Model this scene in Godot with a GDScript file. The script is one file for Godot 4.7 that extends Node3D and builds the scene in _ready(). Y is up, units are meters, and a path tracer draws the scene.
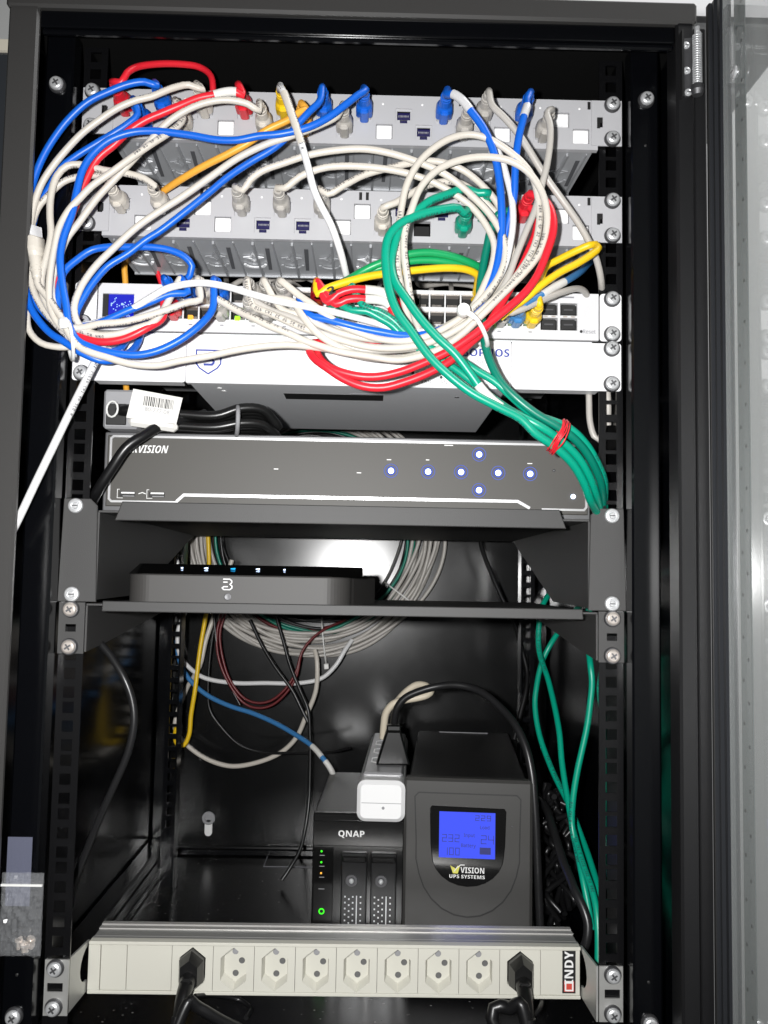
extends Node3D
# A wall-mount network cabinet with its glass door open. Lengths in the builders are millimetres
# (x right, y up, z out of the rack; z = 0 is the face of the front mounting rails).

const MM := 0.001
var M := {}
var org := Vector3.ZERO
var taken := {}
var shared := {}

class Mb:
	var v := PackedVector3Array()
	var n := PackedVector3Array()
	var uv := PackedVector2Array()
	var ix := PackedInt32Array()
	var xf := Transform3D.IDENTITY
	func pt(p: Vector3, nm: Vector3, t := Vector2.ZERO) -> int:
		v.append(xf * p)
		n.append((xf.basis * nm).normalized())
		uv.append(t)
		return v.size() - 1
	func tri(a: Vector3, b: Vector3, c: Vector3) -> void:   # counter-clockwise seen from outside
		var nm := (b - a).cross(c - a).normalized()
		var i := pt(a, nm)
		pt(b, nm); pt(c, nm)
		ix.append_array([i, i + 2, i + 1])
	func quad(a: Vector3, b: Vector3, c: Vector3, d: Vector3) -> void:
		var nm := (c - a).cross(d - b).normalized()
		var i := pt(a, nm, Vector2(0, 1))
		pt(b, nm, Vector2(1, 1)); pt(c, nm, Vector2(1, 0)); pt(d, nm, Vector2(0, 0))
		ix.append_array([i, i + 2, i + 1, i, i + 3, i + 2])
	func box(x0: float, x1: float, y0: float, y1: float, z0: float, z1: float) -> Mb:
		var a := Vector3(x0, y0, z1); var b := Vector3(x1, y0, z1); var c := Vector3(x1, y1, z1); var d := Vector3(x0, y1, z1)
		var e := Vector3(x0, y0, z0); var f := Vector3(x1, y0, z0); var g := Vector3(x1, y1, z0); var h := Vector3(x0, y1, z0)
		quad(a, b, c, d); quad(f, e, h, g); quad(b, f, g, c); quad(e, a, d, h); quad(d, c, g, h); quad(e, f, b, a)
		return self
	func cbox(x0: float, x1: float, y0: float, y1: float, z0: float, z1: float, b: float) -> Mb:   # box with chamfered edges
		b = minf(b, minf(minf(x1 - x0, y1 - y0), z1 - z0) * 0.49)
		var lo := [x0, y0, z0]
		var hi := [x1, y1, z1]
		for ax in 3:
			var p := (ax + 1) % 3
			var q := (ax + 2) % 3
			for s in 2:
				var c := []
				for k in [[0, 0], [1, 0], [1, 1], [0, 1]]:
					var w := [0.0, 0.0, 0.0]
					w[ax] = hi[ax] if s else lo[ax]
					w[p] = hi[p] - b if k[0] else lo[p] + b
					w[q] = hi[q] - b if k[1] else lo[q] + b
					c.append(Vector3(w[0], w[1], w[2]))
				if s: quad(c[0], c[1], c[2], c[3])
				else: quad(c[3], c[2], c[1], c[0])
			for s in 2:
				for t in 2:
					var w0 := [0.0, 0.0, 0.0]; var w1 := [0.0, 0.0, 0.0]
					w0[p] = hi[p] if s else lo[p]; w0[q] = hi[q] - b if t else lo[q] + b
					w1[p] = hi[p] - b if s else lo[p] + b; w1[q] = hi[q] if t else lo[q]
					var e := []
					for u in [[w0, lo[ax] + b], [w0, hi[ax] - b], [w1, hi[ax] - b], [w1, lo[ax] + b]]:
						var w: Array = u[0].duplicate()
						w[ax] = u[1]
						e.append(Vector3(w[0], w[1], w[2]))
					if (s == 1) == (t == 1): quad(e[3], e[2], e[1], e[0])
					else: quad(e[0], e[1], e[2], e[3])
		for i in 8:
			var sx := i & 1; var sy := (i >> 1) & 1; var sz := (i >> 2) & 1
			var X: float = x1 if sx else x0; var Y: float = y1 if sy else y0; var Z: float = z1 if sz else z0
			var dx := -b if sx else b; var dy := -b if sy else b; var dz := -b if sz else b
			var A := Vector3(X, Y + dy, Z + dz); var B := Vector3(X + dx, Y, Z + dz); var C := Vector3(X + dx, Y + dy, Z)
			if (sx + sy + sz) % 2 == 1: tri(A, B, C)
			else: tri(C, B, A)
		return self
	static func inset(poly: PackedVector2Array, b: float) -> PackedVector2Array:
		var out := PackedVector2Array()
		var m := poly.size()
		for i in m:
			var d0 := (poly[i] - poly[(i + m - 1) % m]).normalized()
			var d1 := (poly[(i + 1) % m] - poly[i]).normalized()
			var n0 := Vector2(-d0.y, d0.x); var n1 := Vector2(-d1.y, d1.x)
			var h := n0 + n1
			out.append(poly[i] + h * (b / maxf(0.3, h.dot(n0))))
		return out
	static func ccw(poly: PackedVector2Array) -> PackedVector2Array:
		var a := 0.0
		for i in poly.size():
			var p := poly[i]; var q := poly[(i + 1) % poly.size()]
			a += p.x * q.y - q.x * p.y
		if a < 0:
			poly = poly.duplicate()
			poly.reverse()
		return poly
	func face(poly: PackedVector2Array, z: float, up := true) -> void:
		var t := Geometry2D.triangulate_polygon(poly)
		for k in range(0, t.size(), 3):
			var a := poly[t[k]]; var b := poly[t[k + 1]]; var c := poly[t[k + 2]]
			if ((b - a).cross(c - a) > 0) != up:
				var w := b
				b = c; c = w
			tri(Vector3(a.x, a.y, z), Vector3(b.x, b.y, z), Vector3(c.x, c.y, z))
	func wall(p0: PackedVector2Array, z0: float, p1: PackedVector2Array, z1: float) -> void:   # ccw outlines, z1 in front of z0
		var m := p0.size()
		for i in m:
			var j := (i + 1) % m
			quad(Vector3(p0[i].x, p0[i].y, z0), Vector3(p0[j].x, p0[j].y, z0), Vector3(p1[j].x, p1[j].y, z1), Vector3(p1[i].x, p1[i].y, z1))
	func prism(poly: PackedVector2Array, z0: float, z1: float, b := 0.0) -> Mb:
		poly = ccw(poly)
		var top := inset(poly, b) if b > 0 else poly
		wall(poly, z0, poly, z1 - b)
		if b > 0: wall(poly, z1 - b, top, z1)
		face(top, z1); face(poly, z0, false)
		return self
	func plate(x0: float, x1: float, y0: float, y1: float, z0: float, z1: float, holes: Array) -> Mb:   # holes: Rect2
		var xs := [x0, x1]; var ys := [y0, y1]
		for h in holes:
			xs.append_array([h.position.x, h.end.x]); ys.append_array([h.position.y, h.end.y])
		xs.sort(); ys.sort()
		for j in ys.size() - 1:
			if ys[j + 1] - ys[j] < 0.001: continue
			var run := INF
			for i in xs.size() - 1:
				var c := Vector2((xs[i] + xs[i + 1]) / 2, (ys[j] + ys[j + 1]) / 2)
				var open := false
				if xs[i + 1] - xs[i] > 0.001:
					for h in holes:
						if h.has_point(c):
							open = true
							break
					if not open and run == INF: run = xs[i]
				var last: bool = i == xs.size() - 2
				if run != INF and (open or last):
					var e: float = xs[i] if open else xs[i + 1]
					if e - run > 0.001:
						quad(Vector3(run, ys[j], z1), Vector3(e, ys[j], z1), Vector3(e, ys[j + 1], z1), Vector3(run, ys[j + 1], z1))
						quad(Vector3(e, ys[j], z0), Vector3(run, ys[j], z0), Vector3(run, ys[j + 1], z0), Vector3(e, ys[j + 1], z0))
					run = INF
		for h in holes:
			var a: Vector2 = h.position; var b: Vector2 = h.end
			wall(PackedVector2Array([Vector2(a.x, a.y), Vector2(a.x, b.y), Vector2(b.x, b.y), Vector2(b.x, a.y)]), z0, PackedVector2Array([Vector2(a.x, a.y), Vector2(a.x, b.y), Vector2(b.x, b.y), Vector2(b.x, a.y)]), z1)
		var o := PackedVector2Array([Vector2(x0, y0), Vector2(x1, y0), Vector2(x1, y1), Vector2(x0, y1)])
		wall(o, z0, o, z1)
		return self
	func lathe(prof: Array, sides := 20) -> Mb:   # prof: Vector2(radius, height along z)
		for k in prof.size() - 1:
			var a: Vector2 = prof[k]; var b: Vector2 = prof[k + 1]
			var nn := Vector2(b.y - a.y, -(b.x - a.x)).normalized()
			for i in sides:
				var t0 := TAU * i / sides; var t1 := TAU * (i + 1) / sides
				var c0 := Vector3(cos(t0), sin(t0), 0); var c1 := Vector3(cos(t1), sin(t1), 0)
				var q := pt(c0 * a.x + Vector3(0, 0, a.y), c0 * nn.x + Vector3(0, 0, nn.y))
				pt(c1 * a.x + Vector3(0, 0, a.y), c1 * nn.x + Vector3(0, 0, nn.y))
				pt(c1 * b.x + Vector3(0, 0, b.y), c1 * nn.x + Vector3(0, 0, nn.y))
				pt(c0 * b.x + Vector3(0, 0, b.y), c0 * nn.x + Vector3(0, 0, nn.y))
				ix.append_array([q, q + 2, q + 1, q, q + 3, q + 2])
		return self
	static func smooth(pts: Array, step := 5.0) -> Array:
		var out := []
		var m := pts.size()
		for i in m - 1:
			var p1: Vector3 = pts[i]; var p2: Vector3 = pts[i + 1]
			var p0: Vector3 = pts[i - 1] if i > 0 else p1 * 2 - p2
			var p3: Vector3 = pts[i + 2] if i < m - 2 else p2 * 2 - p1
			# centripetal Catmull-Rom, so that uneven spacing makes no kinks
			var t01 := maxf(0.01, pow(p0.distance_to(p1), 0.5)); var t12 := maxf(0.01, pow(p1.distance_to(p2), 0.5)); var t23 := maxf(0.01, pow(p2.distance_to(p3), 0.5))
			var m1 := (p2 - p1) + t12 * ((p1 - p0) / t01 - (p2 - p0) / (t01 + t12))
			var m2 := (p2 - p1) + t12 * ((p3 - p2) / t23 - (p3 - p1) / (t12 + t23))
			var cnt := clampi(int(p1.distance_to(p2) / step), 1, 24)
			for k in cnt:
				var t := float(k) / cnt
				var t2 := t * t; var t3 := t2 * t
				out.append(p1 * (2 * t3 - 3 * t2 + 1) + m1 * (t3 - 2 * t2 + t) + p2 * (-2 * t3 + 3 * t2) + m2 * (t3 - t2))
		out.append(pts[m - 1])
		return out
	func tube(pts: Array, r: float, sides := 10, step := 5.0, r2 := -1.0) -> Mb:
		var c := smooth(pts, step)
		var m := c.size()
		var up := Vector3.UP
		var start := v.size()
		var along := 0.0
		for i in m:
			var d: Vector3 = (c[mini(i + 1, m - 1)] - c[maxi(i - 1, 0)]).normalized()
			if i == 0:
				up = Vector3.UP if absf(d.y) < 0.9 else Vector3.RIGHT
			else:
				along += c[i].distance_to(c[i - 1])
			var s := d.cross(up).normalized()
			up = s.cross(d).normalized()
			var rr := r if r2 < 0 else lerpf(r, r2, float(i) / (m - 1))
			for k in sides + 1:
				var a := TAU * k / sides
				var nm := s * cos(a) + up * sin(a)
				pt(c[i] + nm * rr, nm, Vector2(along, float(k) / sides))
		for i in m - 1:
			for k in sides:
				var a := start + i * (sides + 1) + k
				var b := a + sides + 1
				ix.append_array([a, b + 1, b, a, a + 1, b + 1])
		for e in 2:
			var at: Vector3 = c[0] if e == 0 else c[m - 1]
			var d: Vector3 = (c[0] - c[1]).normalized() if e == 0 else (c[m - 1] - c[m - 2]).normalized()
			var ring := start + (0 if e == 0 else (m - 1) * (sides + 1))
			var o := pt(at, d)
			var f := v.size()
			for k in sides: 
				v.append(v[ring + k]); n.append((xf.basis * d).normalized()); uv.append(Vector2.ZERO)
			for k in sides:
				if e == 0: ix.append_array([o, f + (k + 1) % sides, f + k])
				else: ix.append_array([o, f + k, f + (k + 1) % sides])
		return self
	func stroke(p: Array, w: float, z0: float, z1: float, closed := false) -> Mb:   # a flat mitred ribbon
		var m := p.size()
		var L := []; var R := []
		for i in m:
			var a: Vector2 = p[(i + m - 1) % m] if (closed or i > 0) else p[i] * 2 - p[i + 1]
			var b: Vector2 = p[(i + 1) % m] if (closed or i < m - 1) else p[i] * 2 - p[i - 1]
			var c: Vector2 = p[i]
			var d0 := (c - a).normalized(); var d1 := (b - c).normalized()
			var n0 := Vector2(-d0.y, d0.x); var n1 := Vector2(-d1.y, d1.x)
			var h := n0 + n1
			h = h * (w / 2 / maxf(0.35, h.dot(n0)))
			L.append(c + h); R.append(c - h)
		for i in (m if closed else m - 1):
			var j := (i + 1) % m
			var poly := PackedVector2Array([R[i], R[j], L[j], L[i]])
			prism(poly, z0, z1)
		return self

func pv(a: Array) -> PackedVector2Array:   # flat list of numbers to points
	var o := PackedVector2Array()
	for i in range(0, a.size(), 2): o.append(Vector2(a[i], a[i + 1]))
	return o

func round_rect(x0: float, x1: float, y0: float, y1: float, r: float, k := 4) -> PackedVector2Array:
	var o := PackedVector2Array()
	for c in [[x1 - r, y0 + r, -PI / 2], [x1 - r, y1 - r, 0.0], [x0 + r, y1 - r, PI / 2], [x0 + r, y0 + r, PI]]:
		for i in k + 1:
			var a: float = c[2] + PI / 2 * i / k
			o.append(Vector2(c[0] + r * cos(a), c[1] + r * sin(a)))
	return o

func mesh_of(b: Mb, off := Vector3.ZERO) -> ArrayMesh:
	var a := []
	a.resize(Mesh.ARRAY_MAX)
	var vv := PackedVector3Array()
	vv.resize(b.v.size())
	for i in b.v.size(): vv[i] = (b.v[i] - off) * MM
	a[Mesh.ARRAY_VERTEX] = vv; a[Mesh.ARRAY_NORMAL] = b.n; a[Mesh.ARRAY_TEX_UV] = b.uv; a[Mesh.ARRAY_INDEX] = b.ix
	var m := ArrayMesh.new()
	m.add_surface_from_arrays(Mesh.PRIMITIVE_TRIANGLES, a)
	return m

func numbered(called: String) -> String:
	taken[called] = taken.get(called, -1) + 1
	return called if taken[called] == 0 else "%s_%03d" % [called, taken[called]]

func thing(called: String, label: String, category: String, base: Vector3, group := "") -> Node3D:
	var o := Node3D.new()
	o.name = numbered(called)
	add_child(o)
	o.position = base * MM
	o.set_meta("label", label); o.set_meta("category", category)
	if group: o.set_meta("group", group)
	org = base
	return o

func part(b: Mb, called: String, m: Material, parent: Node) -> MeshInstance3D:   # builder in world millimetres, under the thing begun last
	var o := MeshInstance3D.new()
	o.name = called
	o.mesh = mesh_of(b, org)
	o.material_override = m
	parent.add_child(o, true)
	return o

func inst(mesh: Mesh, called: String, m: Material, parent: Node, at: Vector3, rot := Vector3.ZERO) -> MeshInstance3D:   # shared mesh, set down at a place in world millimetres
	var o := MeshInstance3D.new()
	o.name = called
	o.mesh = mesh
	if m: o.material_override = m
	parent.add_child(o, true)
	o.position = (at - org) * MM
	o.rotation_degrees = rot
	return o

func text(parent: Node, s: String, size: float, at: Vector3, m: Material, rot := Vector3.ZERO, bold := true, stretch := 1.0, italic := false) -> MeshInstance3D:
	var t := TextMesh.new()
	var f := SystemFont.new()
	f.font_names = PackedStringArray(["Droid Sans"])
	f.font_weight = 700 if bold else 400
	f.font_italic = italic
	t.font = f; t.text = s; t.font_size = 48; t.pixel_size = size * MM / 48.0; t.depth = 0.0003; t.curve_step = 1.0
	t.horizontal_alignment = HORIZONTAL_ALIGNMENT_CENTER; t.vertical_alignment = VERTICAL_ALIGNMENT_CENTER
	var o := inst(t, "lettering", m, parent, at, rot)
	o.basis = o.basis * Basis(Vector3(stretch, 0, 0), Vector3(0.24 if italic else 0.0, 1, 0), Vector3(0, 0, 1))
	return o

func mat(called: String, c: Array, rough := 0.5, metal := 0.0, spec := 0.5) -> StandardMaterial3D:   # c: linear reflectance
	var m := StandardMaterial3D.new()
	m.resource_name = called
	m.albedo_color = Color(c[0], c[1], c[2]).linear_to_srgb()
	m.roughness = rough; m.metallic = metal; m.metallic_specular = spec
	M[called] = m
	return m

func srgb(called: String, r: int, g: int, b: int, rough := 0.45, metal := 0.0) -> StandardMaterial3D:
	var m := mat(called, [0, 0, 0], rough, metal)
	m.albedo_color = Color8(r, g, b)
	return m

func noise_tex(fr: float, normal := false, lo := 0.0, hi := 1.0, sd := 1, size := 256, strength := 4.0, oct := 4) -> NoiseTexture2D:
	var t := NoiseTexture2D.new()
	var f := FastNoiseLite.new()
	f.seed = sd; f.frequency = fr; f.noise_type = FastNoiseLite.TYPE_SIMPLEX_SMOOTH; f.fractal_octaves = oct
	t.noise = f; t.width = size; t.height = size; t.seamless = true
	if normal:
		t.as_normal_map = true; t.bump_strength = strength
	else:
		var g := Gradient.new()
		g.set_color(0, Color(lo, lo, lo)); g.set_color(1, Color(hi, hi, hi))
		t.color_ramp = g
	return t

func tri_map(m: StandardMaterial3D, per_metre: float) -> void:
	m.uv1_triplanar = true; m.uv1_world_triplanar = true
	m.uv1_scale = Vector3.ONE * per_metre

func glow(called: String, c: Color, e: float) -> StandardMaterial3D:
	var m := StandardMaterial3D.new()
	m.resource_name = called
	m.albedo_color = Color(0.02, 0.02, 0.02)
	m.emission_enabled = true; m.emission = c; m.emission_energy_multiplier = e
	M[called] = m
	return m

func dust_image(sd: int, size: int, count: int, base: Color, dust: Color, smudges: int) -> ImageTexture:   # specks and lint lying on a dark surface
	var im := Image.create(size, size, false, Image.FORMAT_RGBA8)
	im.fill(base)
	var r := RandomNumberGenerator.new()
	r.seed = sd
	for i in smudges:
		var cx := r.randf() * size; var cy := r.randf() * size; var a := r.randf() * TAU; var ln := r.randf_range(10, 70)
		for k in int(ln * 3):
			var x := int(cx + cos(a) * k / 3.0 + r.randfn() * 2.0); var y := int(cy + sin(a) * k / 3.0 + r.randfn() * 2.0)
			im.set_pixel(posmod(x, size), posmod(y, size), base.lerp(dust, r.randf() * 0.35))
	for i in count:
		var x := r.randi() % size; var y := r.randi() % size
		var k := pow(r.randf(), 3.0)
		var c := base.lerp(dust, 0.15 + 0.85 * k)
		im.set_pixel(x, y, c)
		for q in [[1, 0], [0, 1], [1, 1], [2, 0], [2, 1], [0, 2]].slice(0, 3 + int(k * 3)): im.set_pixel((x + q[0]) % size, (y + q[1]) % size, c)
	return ImageTexture.create_from_image(im)

func print_image(words: String, base: Color, ink: Color) -> ImageTexture:   # small type printed along a cable jacket, 3 by 5 dots a letter
	var f := {"A": "010101111101101", "B": "110101110101110", "C": "011100100100011", "D": "110101101101110", "E": "111100110100111", "F": "111100110100100", "G": "011100101101011", "H": "101101111101101", "I": "111010010010111", "K": "101101110101101", "L": "100100100100111", "N": "101111111101101", "O": "010101101101010", "P": "110101110100100", "R": "110101110101101", "S": "011100010001110", "T": "111010010010010", "U": "101101101101111", "W": "101101111111101", "X": "101101010101101", "5": "111100110001110", "4": "101101111001001", "2": "110001010100111", "0": "111101101101111", "1": "010110010010111", "6": "011100111101111", "8": "111101111101111", "/": "001001010100100"}
	var im := Image.create(1024, 64, false, Image.FORMAT_RGBA8)
	im.fill(base)
	for row in [6, 38]:
		var x: int = 20 + row
		for c in words:
			if f.has(c):
				for k in 15:
					if f[c][k] == "1": im.fill_rect(Rect2i(x + (k % 3) * 2, row + (k / 3) * 2, 2, 2), ink)
			x += 9
	return ImageTexture.create_from_image(im)

# ------------------------------------------------------------------ materials
func make_materials() -> void:
	var grain := noise_tex(0.09, true, 0, 1, 3, 256, 3.0)
	var fine := noise_tex(0.16, true, 0, 1, 5, 256, 2.0)
	var blotch := noise_tex(0.012, false, 0.88, 1.0, 9, 512, 4.0, 5)
	var m := mat("black_gloss", [0.0018, 0.002, 0.0027], 0.16)
	m.roughness_texture = blotch; m.roughness = 0.17
	tri_map(m, 3.0)
	m = mat("black_back", [0.0018, 0.002, 0.0022], 0.21)
	m.roughness_texture = blotch
	tri_map(m, 2.0)
	m = mat("grey_powder", [0.036, 0.035, 0.034], 0.4)
	m.normal_enabled = true; m.normal_texture = fine; m.normal_scale = 0.25
	tri_map(m, 30.0)
	m = mat("shelf_powder", [0.036, 0.0355, 0.035], 0.56)
	m.normal_enabled = true; m.normal_texture = grain; m.normal_scale = 0.22
	tri_map(m, 38.0)
	m = mat("floor_black", [1, 1, 1], 0.2)
	m.albedo_texture = dust_image(4, 768, 700, Color(0.05, 0.05, 0.052), Color(0.75, 0.74, 0.72), 40)
	m.roughness_texture = blotch; m.roughness = 0.26
	tri_map(m, 2.2)
	m = mat("rail_black", [0.0035, 0.0035, 0.004], 0.26)
	mat("raw_edge", [0.30, 0.30, 0.31], 0.35, 0.8)
	m = mat("panel_grey", [0.44, 0.44, 0.455], 0.4)
	m = mat("tray_grey", [0.37, 0.38, 0.395], 0.32, 0.2)
	mat("tray_dark", [0.08, 0.082, 0.088], 0.6)
	mat("shutter_white", [0.86, 0.86, 0.86], 0.35)
	mat("jack_navy", [0.018, 0.016, 0.075], 0.3)
	mat("jack_metal", [0.55, 0.55, 0.56], 0.3, 0.9)
	mat("hole_black", [0.006, 0.006, 0.006], 0.8)
	mat("white_paint", [0.80, 0.80, 0.81], 0.35)
	m = mat("sheet_grey", [0.80, 0.81, 0.83], 0.34, 0.1)
	m.normal_enabled = true; m.normal_texture = fine; m.normal_scale = 0.12
	tri_map(m, 20.0)
	mat("switch_grey", [0.60, 0.60, 0.61], 0.38)
	mat("ink_grey", [0.22, 0.22, 0.24], 0.6)
	mat("ink_blue", [0.03, 0.05, 0.28], 0.45)
	mat("ink_white", [0.75, 0.75, 0.74], 0.5)
	mat("ink_black", [0.012, 0.012, 0.012], 0.5)
	mat("roof_matte", [0.004, 0.004, 0.004], 0.95, 0.0, 0.2)
	m = mat("black_scuffed", [0.0045, 0.0045, 0.0052], 0.45)
	m.normal_enabled = true; m.normal_texture = fine; m.normal_scale = 0.2
	tri_map(m, 24.0)
	mat("ink_red", [0.55, 0.06, 0.04], 0.5)
	mat("ink_yellow", [0.65, 0.62, 0.12], 0.4)
	mat("chrome", [0.78, 0.78, 0.79], 0.3, 0.7)
	mat("zinc", [0.66, 0.67, 0.68], 0.34, 0.55)
	mat("zinc_dark", [0.12, 0.12, 0.125], 0.5, 0.8)
	mat("nickel_warm", [0.66, 0.60, 0.55], 0.32, 0.6)
	m = mat("bracket_steel", [0.58, 0.58, 0.56], 0.34, 0.75)
	m.roughness_texture = blotch; m.roughness = 0.5
	tri_map(m, 8.0)
	m = mat("recorder_face", [0.056, 0.053, 0.047], 0.55)
	m = mat("recorder_side", [0.16, 0.16, 0.165], 0.35, 0.5)
	mat("streamer_black", [0.046, 0.044, 0.042], 0.56)
	mat("touch_gloss", [0.006, 0.006, 0.006], 0.08)
	mat("strip_cream", [0.56, 0.55, 0.485], 0.45)
	m = mat("strip_alu", [0.30, 0.30, 0.29], 0.42, 0.35)
	m = mat("strip_alu_light", [0.55, 0.54, 0.52], 0.4, 0.5)
	mat("pin_hole", [0.14, 0.14, 0.14], 0.5, 0.3)
	mat("plug_black", [0.006, 0.006, 0.006], 0.34)
	mat("cord_black", [0.006, 0.006, 0.006], 0.32)
	mat("ups_bezel", [0.046, 0.045, 0.043], 0.42)
	mat("ups_case", [0.009, 0.009, 0.009], 0.4)
	mat("ups_gloss", [0.008, 0.008, 0.008], 0.12)
	mat("nas_case", [0.034, 0.033, 0.032], 0.4, 0.1)
	mat("nas_front", [0.010, 0.010, 0.010], 0.16)
	mat("nas_tray", [0.007, 0.007, 0.0075], 0.28)
	mat("strip_white", [0.82, 0.82, 0.82], 0.32)
	mat("strip_silver", [0.36, 0.36, 0.37], 0.35, 0.3)
	mat("paper_white", [0.64, 0.63, 0.60], 0.6)
	mat("tie_white", [0.68, 0.68, 0.66], 0.35)
	mat("velcro_grey", [0.26, 0.26, 0.27], 0.7)
	mat("room_paint", [0.70, 0.71, 0.70], 0.8)
	mat("box_cream", [0.75, 0.70, 0.58], 0.7)
	mat("dark_case", [0.03, 0.034, 0.04], 0.5)
	mat("door_alu", [0.03, 0.032, 0.036], 0.26, 0.3)
	# cables
	srgb("c_white", 196, 190, 180, 0.4)
	srgb("c_grey", 172, 168, 162, 0.4)
	srgb("c_bluewhite", 214, 214, 214, 0.4)
	srgb("c_blue", 12, 92, 196, 0.38)
	srgb("c_steelblue", 58, 118, 172, 0.4)
	srgb("c_red", 214, 34, 48, 0.38)
	srgb("c_teal", 0, 146, 118, 0.36)
	srgb("c_deepteal", 0, 112, 92, 0.36)
	srgb("c_green", 14, 146, 84, 0.38)
	srgb("c_yellow", 226, 186, 24, 0.4)
	srgb("c_orange", 222, 160, 58, 0.4)
	srgb("c_black", 18, 18, 19, 0.34)
	srgb("c_darkgrey", 30, 30, 31, 0.34)
	srgb("c_beige", 206, 196, 176, 0.45)
	srgb("c_redblack", 96, 24, 28, 0.4)
	for k in [["c_white", "PATCH CABLE UTP CAT 5E 4P 26 AWG"], ["c_bluewhite", "ISO/IEC 11801 S/FTP CAT 6A 250 HZ"], ["c_teal", "UTP CAT 6 PATCH CORD 24 AWG"]]:
		var cm: StandardMaterial3D = M[k[0]]
		cm.albedo_texture = print_image(k[1], cm.albedo_color, cm.albedo_color.lerp(Color(0.2, 0.2, 0.22), 0.75))
		cm.albedo_color = Color.WHITE
		cm.uv1_scale = Vector3(1.0 / 260.0, 1, 1)
	m = mat("plug_clear", [0.55, 0.55, 0.56], 0.18)
	m = mat("print_grey", [0.25, 0.25, 0.27], 0.6)
	# glass and film
	m = mat("door_glass", [0.72, 0.76, 0.75], 0.02)
	m.transparency = BaseMaterial3D.TRANSPARENCY_ALPHA
	m.albedo_color.a = 0.15
	m = mat("glass_edge_print", [0.11, 0.13, 0.125], 0.6)
	m = mat("film", [0.85, 0.87, 0.9], 0.06)
	m.transparency = BaseMaterial3D.TRANSPARENCY_ALPHA
	m.albedo_color.a = 0.07
	m = mat("film_label", [0.16, 0.17, 0.24], 0.4)
	m.transparency = BaseMaterial3D.TRANSPARENCY_ALPHA
	m.albedo_color.a = 0.4
	# lit displays and lamps
	glow("led_white", Color(0.78, 0.86, 1.0), 5.0)
	glow("led_ring", Color(0.42, 0.5, 0.9), 0.8)
	glow("led_halo", Color(0.36, 0.45, 0.9), 0.75)
	glow("led_green", Color(0.25, 1.0, 0.15), 1.6)
	glow("led_lime", Color(0.6, 1.0, 0.15), 2.2)
	glow("led_amber", Color(1.0, 0.7, 0.25), 1.6)
	glow("led_blue", Color(0.1, 0.7, 1.0), 1.6)
	glow("lcd_blue", Color(0.27, 0.35, 1.0), 1.0)
	glow("lcd_violet", Color(0.10, 0.14, 0.90), 0.8)
	glow("lcd_white", Color(0.65, 0.8, 1.0), 1.4)
	mat("lcd_ink", [0.02, 0.025, 0.16], 0.5)

# ------------------------------------------------------------------ small shared pieces
func two(a: Mb, ma: Material, b: Mb, mb: Material) -> ArrayMesh:
	var m := mesh_of(a)
	var n := mesh_of(b)
	m.add_surface_from_arrays(Mesh.PRIMITIVE_TRIANGLES, n.surface_get_arrays(0))
	m.surface_set_material(0, ma); m.surface_set_material(1, mb)
	return m

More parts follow.
